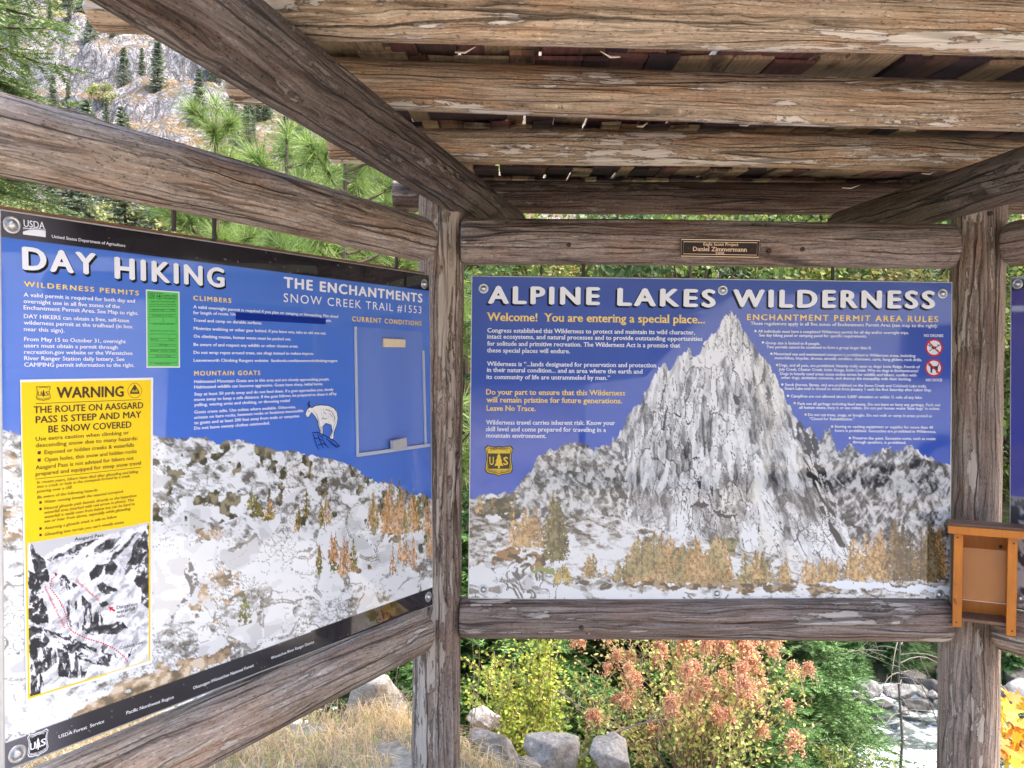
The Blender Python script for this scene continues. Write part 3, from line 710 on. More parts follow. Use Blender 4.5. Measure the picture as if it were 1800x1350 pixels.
edge_trim(PM, CM, signM, .001, .016)
for b_ in ((850, 507), (1270.5, 510), (1657, 516), (850, 1036.5), (1260, 1043), (1651, 1045)): bolt(PM, *b_, 8.8, signM, .0006)
HL = (('ALPINE', (857.3, 532.8), (1054.5, 535.3)), ('LAKES', (1084.7, 536.4), (1257.8, 539.3)), ('WILDERNESS', (1288, 538.9), (1643.5, 541.7)))
for t, a, b in HL:
    T = Text(PM, .0009)
    for k in range(4): T.line(t, a, b, 30, srgb(32, 30, 44), .046, space=1.28, res=4, shift=(-.0018*(k+1), -.0016*(k+1)), lift=-.0004)
    T.line(t, a, b, 30, WHITE, .046, space=1.28, res=4); T.build('headline', signM)
T = Text(PM, .0008); T.line('Welcome!  You are entering a special place...', (855.5, 563.7), (1239.3, 568.3), 14.5, YEL, .022, True, res=3)
for t, a, b in (('Do your part to ensure that this Wilderness', (854.5, 693.4), (1099, 695.2)), ('will remain pristine for future generations.', (854.5, 707), (1093.6, 709)), ('Leave No Trace.', (854.5, 721.9), (941.5, 722.6))): T.line(t, a, b, 9.5, YEL, .020, True)
T.build('yellow_lettering', signM)
T = Text(PM, .0008)
for t, a, b in (('Congress established this Wilderness to protect and maintain its wild character,', (856.6, 584.3), (1221.6, 587.9)), ('intact ecosystems, and natural processes and to provide outstanding opportunities', (855.9, 595), (1234.7, 599.3)),
    ('for solitude and primitive recreation. The Wilderness Act is a promise that', (855.9, 607.4), (1195.6, 611)), ('these special places will endure.', (855.9, 619.2), (1002, 621)),
    ('Wilderness is “...lands designated for preservation and protection', (855.5, 643), (1154, 645.8)), ('in their natural condition... and an area where the earth and', (855.5, 653.6), (1129.9, 656.8)), ('its community of life are untrammeled by man.”', (854.8, 666), (1072.3, 667.8)),
    ('Wilderness travel carries inherent risk. Know your', (853.8, 746), (1081.2, 747)), ('skill level and come prepared for traveling in a', (853.8, 757.8), (1065.2, 759.2)), ('mountain environment.', (853.8, 769), (960.4, 769.8))): T.line(t, a, b, 7.8, WHITE, .018, True)
T.build('welcome_lettering', signM)
T = Text(PM, .0008); T.line('ENCHANTMENT PERMIT AREA RULES', (1312.9, 562.4), (1648.8, 566), 10.2, YEL, .026, space=1.28, res=3); T.build('rules_heading', signM)
T = Text(PM, .0008)
T.line('These regulations apply in all five zones of Enchantment Permit Area (see map to the right):', (1319.3, 571), (1647.8, 575.5), 5.8, WHITE, .016)
for t, a, b in (('All individuals must have a completed Wilderness permit for all day and/or overnight trips.', (1332.4, 584.4), (1597.3, 587.3)), ('See day hiking panel or camping panel for specific requirements.', (1334.2, 591.5), (1523.7, 593.3)),
    ('Group size is limited to 8 people.', (1345.6, 605), (1441.6, 606.4)), ('Two permits cannot be combined to form a group larger than 8.', (1347.4, 612.1), (1531.5, 613.9)),
    ('Motorized use and mechanized transport is prohibited in Wilderness areas, including:', (1360.2, 624.2), (1609.7, 627.8)), ('motorbikes, bicycles, drones, aircraft, strollers, chainsaws, carts, hang gliders, rock drills.', (1361.6, 631.3), (1620.4, 634.9)),
    ('Dogs, and all pets, are prohibited. Nearby trails open to dogs: Icicle Ridge, Fourth of', (1369, 644.1), (1616.8, 647.3)), ('July Creek, Chatter Creek, Icicle Gorge, Icicle Creek. Why no dogs in Enchantments?', (1369, 651.2), (1614.3, 654.4)),
    ('Dogs in heavily used areas cause undue stress for wildlife and hikers, conflict with', (1371.2, 659), (1610.8, 661.9)), ('other dogs, sanitation concerns, and destroy the tranquility with their barking.', (1373, 665.8), (1601.9, 668.7)),
    ('Stock (horses, llamas, etc) are prohibited on the Snow Creek and Colchuck Lake trails.', (1379.7, 678.3), (1628.6, 681.1)), ('Stuart Lake trail is closed to stock from January 1 until the first Saturday after Labor Day.', (1379, 685), (1637.4, 687.9)),
    ("Campfires are not allowed above 5,000' elevation or within ½ mile of any lake.", (1389.7, 698.5), (1621.4, 701)),
    ('Pack out all garbage including feed waste. Do not burn or bury any garbage. Pack out', (1401.7, 711.7), (1653, 714.2)), ('all human waste, bury it or use toilets. Do not put human waste ‘blue bags’ in toilets.', (1404.6, 718.4), (1652.4, 720.6)),
    ('Do not cut trees, snags, or boughs. Do not walk or camp in areas posted as', (1420.2, 731.2), (1638, 733.4)), ('“Closed for Rehabilitation.”', (1422.4, 738.3), (1502, 739)),
    ('Storing or caching equipment or supplies for more than 48', (1466.8, 751.8), (1640, 753.6)), ('hours is prohibited. Geocaches are prohibited in Wilderness.', (1467.5, 759), (1645.3, 761)),
    ('Preserve the quiet. Excessive noise, such as music', (1498.8, 772.1), (1644.6, 773.5)), ('through speakers, is prohibited.', (1498.8, 779.2), (1592.7, 780.3)), ('NO DOGS', (1627.5, 670.4), (1656, 670.4)), ('NO DRONES', (1624, 592), (1658, 592.5))): T.line(t, a, b, 4.9, WHITE, .022)
for zx, zy in ((247, 568), (284, 624), (326, 680), (354, 736), (380, 832), (408, 888), (441, 924), (495, 981), (626, 1040), (714, 1097)):
    x, y = 1240+zx/2.813, 380+zy/2.813; T.poly([(x+2.1*math.cos(a), y+2.1*math.sin(a)) for a in np.linspace(0, 6.28, 10)[:-1]], WHITE if zx not in (354, 441, 495, 626) else srgb(250, 226, 170))
T.build('rules_lettering', signM)
for cx, cy, kind_ in ((1641.7, 611, 0), (1641, 646.6, 1)):
    T = Text(PM, .0008); an = np.linspace(0, 2*np.pi, 37)[:-1]
    T.poly([(cx+15*math.cos(a), cy+15*math.sin(a)) for a in an], srgb(232, 228, 232))
    K = srgb(40, 36, 44)
    if kind_ == 0:
        T.stroke([(cx-9, cy-4), (cx-2, cy+1), (cx-8, cy+6)], 1.6, K, .0002); T.stroke([(cx+9, cy-4), (cx+2, cy+1), (cx+8, cy+6)], 1.6, K, .0002)
        T.poly([(cx-4, cy-2), (cx+4, cy-2), (cx+3, cy+3), (cx-3, cy+3)], K, .0003)
        for sx_ in (-1, 1): T.stroke([(cx+sx_*5, cy-4.5), (cx+sx_*12, cy-4.5)], 1.2, K, .0002)
    else:
        T.poly([(cx-8, cy-9), (cx-4, cy-7), (cx-3, cy-3), (cx+6, cy-3), (cx+9, cy-8), (cx+10, cy-7), (cx+7.5, cy-1), (cx+7, cy+9), (cx+4.5, cy+9), (cx+4, cy+2), (cx-2, cy+2), (cx-3, cy+9), (cx-5.5, cy+9), (cx-6, cy-2), (cx-10, cy-5)], K, .0002)
    T.stroke([(cx-9.5, cy-9.5), (cx+9.5, cy+9.5)], 2.6, srgb(190, 32, 40), .0005)
    T.stroke([(cx+14*math.cos(a), cy+14*math.sin(a)) for a in an], 3.0, srgb(200, 34, 42), .0006, True)
    tag(T.build('prohibition_symbol', signM), ('round red ring crossing out a drone', 'round red ring crossing out a dog')[kind_])
T = Text(PM, .0008); shield(T, PM, 877, 810, 25.5, 27.5, srgb(40, 36, 20), srgb(236, 196, 60), srgb(52, 48, 26)); 
T.polym(np.array([[q[0], q[1]] for q in [PM.st(877+x, 810+y) for x, y in ((-19, -13), (19, -13), (19, 14), (-19, 14))]]), srgb(66, 62, 36), .0003)
tr_ = [(0,-14),(-4,-6),(-2.6,-6),(-6,1),(-4,1),(-8,9),(-1.6,8.5),(-1.6,13),(1.6,13),(1.6,8.5),(8,9),(4,1),(6,1),(2.6,-6),(4,-6)]
T.poly([(877+x, 810+y) for x, y in tr_], srgb(240, 200, 62), .0008)
T.line('U', (859.5, 817), (869, 817), 14, srgb(240, 200, 62), .03, True, lift=.0008); T.line('S', (884.5, 817), (893.5, 817), 14, srgb(240, 200, 62), .03, True, lift=.0008)
T.build('badge', signM)

# ------------------------------------------------------------------ left sign
CL = [(1, 370), (754, 484), (760.5, 1063), (8.5, 1354)]
def paint_left():
    sh = Sheet(PL, CL, 520, 420); S, Z = sh.S, sh.Z
    v = (Z.max()-Z)/(Z.max()-Z.min())
    sh.col[:] = srgb(84, 126, 212)*(1-v[..., None])+srgb(60, 108, 208)*v[..., None]
    sk = [(-5,758),(20,757),(38,765),(120,770),(200,766),(265,763),(300,770),(330,770),(360,768),(385,781),(400,775),(420,772),(440,780),(480,790),(520,795),(545,800),(575,806),(620,818),(640,836),(660,846),(690,850),(710,862),(730,870),(745,868),(770,882)]
    q = []
    for (x0, y0), (x1, y1) in zip(sk[:-1], sk[1:]):
        for k in range(5):
            t = k/5; x = x0+(x1-x0)*t; q.append((x, y0+(y1-y0)*t+(vn2(np.array(x*.35), np.array(1.), 8)-.5)*8*float(k > 0)))
    rock = sh.mask(q+[(775, 1110), (0, 1400)], 0)
    d = np.zeros_like(S); skz = np.array([PL.st(*p_) for p_ in sk])
    depth = np.interp(S, skz[:, 0], skz[:, 1])-Z
    f1 = stretch(facets(S, Z, 20, 40, R(-14), 3, .9)); f2 = stretch(facets(S, Z, 52, 90, R(-24), 6, .9))
    big = stretch(fbm2(S*2.6, Z*3.6, 3, 13)); up = np.exp(-depth/.12)
    g = .5*f1+.6*f2+.42*(big-.5)-.17*up
    wx, wz = (fbm2(S*12, Z*14, 3, 71)-.5)*1.8, (fbm2(S*12, Z*14, 3, 72)-.5)*1.8
    i1, e1 = voro((S+Z*.25)*20+wx, Z*34+wz, 73); i2, e2 = voro((S+Z*.25)*48+wx*1.6, Z*76+wz*1.6, 76)
    g = .55*g+.34*i1+.30*i2
    gs = np.interp(g, np.percentile(g[rock], np.linspace(0, 100, 101)), np.linspace(0, 1, 101))
    sh.paint(rock, quant(gs, [(0, srgb(112, 106, 98)), (.05, srgb(148, 147, 143)), (.14, srgb(186, 186, 184)), (.27, srgb(212, 213, 213)), (.45, srgb(236, 238, 239))]))
    sh.paint(rock & (e1 < .04) & (fbm2(S*12, Z*14, 3, 79) > .55), srgb(158, 154, 148)); sh.paint(rock & (e2 < .07) & (fbm2(S*12, Z*16, 3, 80) > .60), srgb(176, 172, 166))
    for sx, sz, seed, wd, th_ in ((14, 24, 44, .007, .45), (40, 70, 46, .012, .55)):
        cr = np.abs(facets(S, Z, sx, sz, R(-26), seed, .9)-.5); sh.paint(rock & (cr < wd) & (fbm2(S*5, Z*6, 2, seed+3) > th_), srgb(130, 126, 122))
    bx_, bz_ = (fbm2(S*7, Z*7, 3, 61)-.5)*1.3, (fbm2(S*7, Z*7, 3, 62)-.5)*1.3
    i0, e0 = voro((S+Z*.35)*6.5+bx_, Z*11+bz_, 63); lump = rock & (depth > .10) & (i0 > .38) & (e0 > .10+.25*(fbm2(S*22, Z*26, 3, 64)-.4))
    sh.paint(lump, quant(stretch(fbm2(S*10, Z*16, 3, 65)), [(0, srgb(208, 209, 210)), (.20, srgb(226, 227, 228)), (.5, srgb(239, 240, 241))]))
    rim = rock & (depth > .10) & (i0 > .38) & (e0 < .10) & (e0 > .03) & (fbm2(S*16, Z*20, 3, 66) > .56); sh.paint(rim, srgb(150, 146, 138))
    sh.paint(lump & (np.abs(facets(S, Z, 9, 15, R(-20), 67, .9)-.5) < .006), srgb(178, 174, 168))
    # scrub patches under the skyline
    f3 = fbm2(S*24, Z*26, 3, 51); mk = rock & (depth < .22) & (f3+.25*(fbm2(S*50, Z*50, 2, 57)-.5) > .67-.06*np.exp(-depth/.05)) & (S > .1)
    sh.paint(mk, quant(fbm2(S*60, Z*60, 2, 52), [(0, srgb(78, 74, 56)), (.45, srgb(110, 104, 80)), (.6, srgb(150, 140, 112))]))
    # brown heath
    for poly_, sd_ in (([(285,1110),(350,1060),(365,985),(420,1000),(430,1050),(350,1130),(300,1200),(270,1180)], 1), ([(10,1345),(60,1290),(200,1210),(340,1160),(420,1120),(400,1160),(250,1230),(20,1390)], 2), ([(330,900),(380,880),(390,940),(350,960)], 3), ([(0,880),(34,890),(34,960),(0,985)], 4), ([(-5,760),(40,768),(40,830),(-5,850)], 5), ([(560,985),(640,975),(660,1000),(600,1015)], 6)):
        mk = sh.mask(poly_) & (fbm2(S*14, Z*22, 3, 60+sd_)+.3*(fbm2(S*50, Z*80, 2, 80+sd_)-.5) > (.40 if sd_ == 2 else .56)) & ((f2 < .62) | (sd_ == 2))
        sh.paint(mk, quant(fbm2(S*30, Z*55, 3, 70+sd_), [(0, srgb(120, 108, 86)), (.40, srgb(160, 138, 108)), (.52, srgb(194, 168, 136)), (.64, srgb(224, 208, 186))]))
    # one big pale boulder beside the poster
    bl = sh.mask([(265,975),(300,968),(325,985),(332,1020),(325,1060),(290,1100),(265,1110)]); sh.paint(bl, quant(f1*.5+.5*big, [(0, srgb(226, 225, 222)), (.4, srgb(242, 241, 239))]))
    sh.paint(sh.mask([(325,985),(337,1000),(345,1035),(330,1068),(322,1060),(330,1020)]) & (f2 < .75), srgb(120, 116, 112))
    rs = np.random.default_rng(9); OR = [srgb(218, 170, 120), srgb(210, 160, 108), srgb(204, 158, 116), srgb(194, 164, 116)]; OL = [srgb(140, 132, 70), srgb(120, 112, 62)]
    def grove(n_, xr, yr, hr, wr, pal_):
        for k in range(n_):
            h = rs.uniform(*hr); larch(sh, rs.uniform(*xr), rs.uniform(*yr), h, h*rs.uniform(*wr), pal_[rs.integers(len(pal_))], int(rs.integers(9999)))
    grove(5, (440, 480), (895, 915), (25, 40), (.8, 1.1), OL+OR[:1]); grove(6, (510, 600), (905, 935), (35, 60), (.35, .5), OL+OR); grove(26, (640, 760), (915, 940), (45, 85), (.35, .5), OR+OL[:1])
    grove(12, (540, 700), (985, 1010), (28, 62), (.4, .55), OL+OR); grove(8, (690, 760), (965, 1000), (30, 60), (.4, .6), OR); grove(1, (428, 432), (1098, 1099), (58, 60), (.6, .6), [srgb(130, 134, 72)])
    # dark bars, with sky haze painted in as a paler tone towards the left
    bar = srgb(40, 38, 42)*(.75+.5*fbm2(S*5, Z*9, 3, 91))[..., None]+srgb(120, 118, 124)*(1-sstep(0, .22, S))[..., None]*.5
    top = sh.mask([(-9, 350), (775, 470), (775, 514.6), (-9, 415.6)], 0); sh.paint(top, bar)
    bot = sh.mask([(-9, 1311.8), (775, 1026.7), (780, 1150), (-9, 1420)], 0); sh.paint(bot, bar*1.25)
    # chips along the edges
    ch = (fbm2(S*140, Z*140, 2, 95) > .88) & (top | bot); sh.paint(ch, srgb(120, 118, 120))
    return sh
signL = empty('day_hiking_trail_sign', PL.w((.75, .72)), 'large blue day hiking sign with black bars, on the left wall of the kiosk', 'sign')
LLc = np.array(signL.location)
shL = paint_left(); me = shL.mesh('printed_panel', 0, .012); co_ = np.zeros(len(me.vertices)*3, np.float32); me.vertices.foreach_get('co', co_)
me.vertices.foreach_set('co', (co_.reshape(-1, 3)-LLc).ravel().astype(np.float32)); obj('printed_panel', me, MAT['print'], signL)
edge_trim(PL, CL, signL, .001, .016)
for b_, r_ in (((20.5, 395), 15.8), ((745, 499), 8.6), ((30, 1325), 16.2), ((752.5, 1049), 9.0)): bolt(PL, *b_, r_, signL, .0006)
HL = (('DAY', (39, 472.6), (169.5, 482.2)), ('HIKING', (201, 488.5), (394.6, 504.6)))
for (t, a, b), cp in zip(HL, (39, 37)):
    T = Text(PL, .0009)
    for k in range(3): T.line(t, a, b, cp, srgb(30, 30, 34), .05, space=1.25, res=4, shift=(.0015*(k+1), -.0018*(k+1)), lift=-.0004)
    T.line(t, a, b, cp, WHITE, .042, space=1.25, res=4); T.build('headline', signL)
T = Text(PL, .0008); T.line('THE ENCHANTMENTS', (498.3, 504.8), (742.3, 531.8), 18.4, WHITE, .040, space=1.2, res=3); T.line('SNOW CREEK TRAIL #1553', (498.3, 530.5), (740.5, 551.2), 15.6, WHITE, 0, space=1.2, res=3); T.build('trail_heading', signL)
for t, a, b, cp in (('WILDERNESS PERMITS', (41.5, 503.4), (244, 519.3), 9.2), ('CLIMBERS', (339.4, 527.5), (406.4, 532.3), 8.2), ('MOUNTAIN GOATS', (341, 660.2), (457.2, 659), 8.2), ('CURRENT CONDITIONS', (618.4, 564.5), (740.5, 572.6), 8.8)): T = Text(PL, .0008); T.line(t, a, b, cp, YEL, .03, space=1.3, res=3); T.build('yellow_heading', signL)
T = Text(PL, .0008)
for t, a, b in (('A valid permit is required for both day and', (41, 521.2), (237, 532.3)), ('overnight use in all five zones of the', (41, 532.6), (210.5, 542)), ('Enchantment Permit Area. See Map to right.', (41, 543.7), (243, 553.9)), ('DAY HIKERS can obtain a free, self-issue', (41.5, 559.1), (226.8, 566.7)),
    ('wilderness permit at the trailhead (in box', (41.5, 570.2), (232.8, 577.3)), ('near this sign).', (41.5, 581.6), (113.3, 584.5)), ('From May 15 to October 31, overnight', (42, 599.4), (221, 603.4)), ('users must obtain a permit through', (42, 610.5), (206.7, 613.6)),
    ('recreation.gov website or the Wenatchee', (42, 621.9), (232.8, 623.8)), ('River Ranger Station daily lottery. See', (42, 633), (218.5, 634.5)), ('CAMPING permit information to the right.', (42, 644.4), (235.8, 644.9))): T.line(t, a, b, 7.3, WHITE, .022)
for t, a, b in (('A valid overnight permit is required if you plan on camping or bivouacking. Plan ahead', (339.4, 541.8), (594, 558.7)), ('for length of route. Un', (339.4, 552), (413.7, 555)), ('em.', (572.6, 565.8), (582.4, 566)), ('Travel and camp on durable surfaces.', (339.4, 565.3), (460.5, 570.3)),
    ('Minimize webbing or other gear behind. If you leave one, take an old one out.', (340, 579.6), (573, 588)), ('On climbing routes, human waste must be packed out.', (340, 593.5), (511.4, 598.5)), ('Be aware of and respect any wildlife or other closure areas.', (340, 608), (524, 611)),
    ('Do not wrap ropes around trees, use slings instead to reduce impacts.', (340, 622), (551.7, 623.7)), ('Leavenworth Climbing Rangers website:  facebook.com/leavenworthclimbingrangers', (340, 635.8), (592.7, 636.3)),
    ('Habituated Mountain Goats are in this area and are closely approaching people.', (341, 673.3), (578.9, 668.5)), ('Habituated wildlife can become aggressive. Goats have sharp, lethal horns.', (341, 682.9), (567.5, 677)), ('Stay at least 50 yards away and do not feed them. If a goat approaches you, slowly', (341, 695.5), (585.7, 686.6)),
    ('move away to keep a safe distance. If the goat follows, be prepared to chase it off by', (341, 705), (591.5, 694.2)), ('yelling, waving arms and clothing, or throwing rocks!', (341, 714.3), (509.4, 706.3)), ('Goats crave salts. Use toilets where available. Otherwise,', (341, 727), (519.7, 717.4)),
    ('urinate on bare rocks, between rocks or locations inaccessible', (341, 736.5), (532.8, 724)), ('to goats and at least 200 feet away from trails or campsites.', (341, 745.8), (527, 733.2)), ('Do not leave sweaty clothes unattended.', (341, 755.4), (474, 745.8))): T.line(t, a, b, 5.6, WHITE, .022)
T.build('body_lettering', signL)
T = Text(PL, .0008)
T.line('USDA', (40.5, 398.2), (79.3, 402.6), 12.2, WHITE, .012, True, res=3)
T.poly([(40, 407), (52, 403.5), (66, 403.2), (80, 405.5), (80, 417), (40, 412)], WHITE); T.stroke([(40, 399.5), (50, 402), (60, 402)], .9, WHITE); T.stroke([(40, 402.5), (52, 401.2), (66, 401.5), (80, 404)], .9, WHITE); T.build('department_emblem', signL)
for t, a, b, cp in (('United States Department of Agriculture', (90.8, 418), (220, 434.3), 5.6), ('USDA Forest  Service', (102.7, 1298.3), (182.7, 1270), 6.2), ('Pacific Northwest Region', (221.7, 1256), (305, 1227.5), 6.0), ('Okanogan-Wenatchee National Forest', (339, 1212.2), (445.7, 1171.5), 5.6), ('Wenatchee River Ranger District', (476, 1159.3), (551.9, 1130), 5.0)): T = Text(PL, .0008); T.line(t, a, b, cp, WHITE, .010); T.build('bar_lettering', signL)
T = Text(PL, .0008); shield(T, PL, 66.5, 1307.5, 18.5, 22, WHITE, srgb(46, 44, 48), WHITE); T.build('badge', signL)
def backing(pl, corners, parent, ctr):
    P = [pl.st(*q) for q in corners]; mb = MB(); V = [pl.w(q, -.0135)-ctr for q in P]+[pl.w(q, -.030)-ctr for q in P]
    mb.add(V, Q=[[3, 2, 1, 0], [4, 5, 6, 7]]+[[i, (i+1) % 4, 4+(i+1) % 4, 4+i] for i in range(4)]); mb.build('backing_board', MAT['backing'], parent)
MAT['backing'] = plain('brown_backing_board', (.30, .15, .085), .8, spec=.2, var=.45, scale=30)
backing(PL, [(4, 360), (752, 478), (757, 1060), (10, 1350)], signL, LLc); backing(PM, [(833, 482.5), (1669, 494), (1666, 1058), (827, 1048)], signM, ML)
# the goat drawing
T = Text(PL, .0008)
gx = lambda L_: [(320+x/3.971, 460+y/3.971) for x, y in L_]
G_ = [(858,1062),(870,1088),(884,1082),(902,1052),(925,1078),(945,1110),(950,1140),(962,1180),(960,1215),(972,1222),(984,1215),(980,1150),(1002,1128),(1040,1140),(1046,1185),(1028,1228),(1040,1245),(1056,1232),(1058,1190),(1078,1140),(1086,1095),(1080,1050),(1058,1022),(1020,1004),(970,1000),(930,1004),(905,1020),(890,1015),(872,1030)]
T.poly(gx(G_), srgb(240, 238, 234)); K = srgb(24, 24, 44); T.stroke(gx(G_), 1.3, K, .0003, True)
T.stroke(gx([(893, 1016), (884, 990), (890, 972)]), 1.8, K, .0002); T.stroke(gx([(886, 1018), (876, 995), (880, 982)]), 1.5, K, .0002)
for l_ in ([(935, 1060), (950, 1100), (948, 1130)], [(1000, 1030), (1040, 1045), (1062, 1080), (1060, 1120)], [(975, 1090), (1000, 1100), (1010, 1090)], [(880, 1040), (888, 1046)], [(860, 1070), (866, 1078)], [(1030, 1060), (1050, 1085)], [(990, 1050), (1005, 1065)]): T.stroke(gx(l_), 1.0, K, .0003)
rg = np.random.default_rng(3)
for k in range(34):
    x, y = rg.uniform(900, 1075), rg.uniform(1010, 1135)
    if y > 1035+(x-900)*.55 and x < 950 or (y > 1120 and 985 < x < 1040): continue
    T.stroke(gx([(x, y), (x+rg.uniform(2, 6), y+rg.uniform(8, 16)), (x+rg.uniform(0, 6), y+rg.uniform(16, 24))]), .6, srgb(168, 168, 172), .0002)
for l_ in ([(955, 1120), (966, 1165), (966, 1210)], [(1042, 1150), (1050, 1190), (1038, 1230)], [(972, 1150), (976, 1210)], [(1062, 1130), (1052, 1180)]): T.stroke(gx(l_), .8, srgb(90, 90, 96), .0002)
T.poly(gx([(905,1195),(945,1190),(1000,1215),(1060,1250),(1100,1290),(1085,1302),(1050,1305),(990,1308),(945,1312),(915,1260)]), srgb(64, 110, 208), .0001)
for l_ in ([(905,1195),(945,1190),(1000,1215),(1060,1250),(1100,1290)], [(915,1205),(930,1260),(950,1310)], [(945,1200),(960,1250),(985,1300)], [(975,1215),(985,1255),(1020,1300)], [(1005,1230),(1040,1270),(1085,1300)], [(1035,1250),(1060,1280),(1095,1290)], [(920,1235),(950,1230),(975,1250)], [(950,1280),(985,1270),(1010,1285)]): T.stroke(gx(l_), 1.5, srgb(14, 18, 50), .0003)
T.build('goat_drawing', signL)
# permit sample
T = Text(PL, .0008); GR = srgb(92, 196, 92); KG = srgb(22, 60, 30)
T.poly([(256, 508.6), (315.3, 512.9), (316, 646.3), (257.2, 646.3)], srgb(232, 236, 228)); T.poly([(258, 511), (313.3, 515), (314, 644.2), (259, 644)], GR, .0002)
gp = lambda x, y: (x/4.219, 360+y/4.219)
for t, x0, x1, y, cp in (('DAY', 1100, 1152, 664, 3.6), ('USE', 1100, 1148, 681, 3.6), ('PERMIT', 1100, 1150, 696, 2.8), ('ALPINE LAKES', 1208, 1308, 680, 3.2), ('WILDERNESS', 1208, 1308, 700, 3.4), ('PERMIT NOT VALID UNTIL SIGNED', 1115, 1300, 722, 2.2), ('one permit per group, carry this with you', 1105, 1305, 740, 2.2),
    ('Date of Trip         Trail', 1125, 1290, 783, 2.2), ('Destination or route', 1130, 1280, 825, 2.2), ('read and agree to the rules', 1130, 1285, 888, 2.2), ('leave this portion in box', 1115, 1298, 938, 2.4), ('Entry            Exit', 1120, 1285, 1003, 2.2), ('Number of people', 1180, 1240, 1042, 2.2), ('Vehicle  License  State', 1115, 1300, 1085, 2.2), ('Signature of leader', 1150, 1270, 1124, 2.2), ('Printed name', 1150, 1265, 1182, 2.2)):
    T.line(t, gp(x0, y), gp(x1, y+2), cp, KG, .012, lift=.0004)
for x0, y0, x1, y1 in ((1105,752,1305,775),(1105,790,1305,812),(1103,832,1207,878),(1210,832,1307,880),(1107,958,1240,990),(1247,960,1308,992),(1107,1010,1205,1032),(1210,1010,1308,1034),(1107,1048,1308,1074),(1107,1090,1170,1112),(1178,1092,1240,1112),(1248,1092,1308,1114),(1107,1132,1310,1172)):
    T.stroke([gp(x0, y0), gp(x1, y0), gp(x1, y1), gp(x0, y1)], .6, KG, .0004, True)
shield(T, PL, *gp(1180, 678), 5.4, 6.2, KG, GR, KG, .0005)
T.build('permit_sample', signL)
# a strip of blue tape and the empty notice holder
T = Text(PL, .0014); T.poly([(413.7, 548.6), (572.6, 559.5), (571.8, 570), (413.7, 562)], srgb(18, 48, 140)); T.build('blue_tape', signL)
m, n, p = new_mat('clear_plastic'); p.inputs['Base Color'].default_value = (.8, .84, .9, 1); p.inputs['Roughness'].default_value = .15; p.inputs['Alpha'].default_value = .05; MAT['plastic'] = m
m, n, p = new_mat('cloudy_plastic_rail'); p.inputs['Base Color'].default_value = (.62, .66, .74, 1); p.inputs['Roughness'].default_value = .25; p.inputs['Alpha'].default_value = .75; MAT['plastic_rail'] = m
def slab(pl, pts, parent, name, mat, out0, out1, ctr):
    P = [pl.st(*q) for q in pts]; mb = MB(); k = len(P)
    V = [pl.w(q, out1)-ctr for q in P]+[pl.w(q, out0)-ctr for q in P]
    mb.add(V, Q=[[0, 1, 2, 3][::-1], [4, 5, 6, 7]]+[[i, (i+1) % 4, 4+(i+1) % 4, 4+i] for i in range(4)])
    return mb.build(name, mat, parent)
h = slab(PL, [(621.5, 574), (741.5, 583), (746, 781), (625.5, 797)], signL, 'notice_holder', MAT['plastic'], .0012, .0028, LLc)
slab(PL, [(620.8, 574), (623.2, 574), (627.2, 801), (624.8, 801)], h, 'side_rail', MAT['plastic_rail'], .003, .010, LLc)
slab(PL, [(740.7, 616), (742.4, 616), (746.6, 780), (744.9, 780)], h, 'side_rail', MAT['plastic_rail'], .003, .010, LLc)
slab(PL, [(625, 796.5), (751, 779.5), (751, 784.5), (625, 802.5)], h, 'bottom_rail', MAT['plastic_rail'], .0035, .014, LLc)
MAT['cream'] = plain('cream_foam', (.80, .66, .43), .8); MAT['clip'] = plain('grey_clip', (.55, .54, .52), .4, .3)
slab(PL, [(671.3, 595), (709, 597), (708.6, 610.6), (671.3, 610)], signL, 'cream_label', MAT['cream'], .003, .010, LLc)
slab(PL, [(680.5, 774), (704.5, 768.5), (705.5, 784), (681, 789)], signL, 'clip', MAT['clip'], .014, .026, LLc)

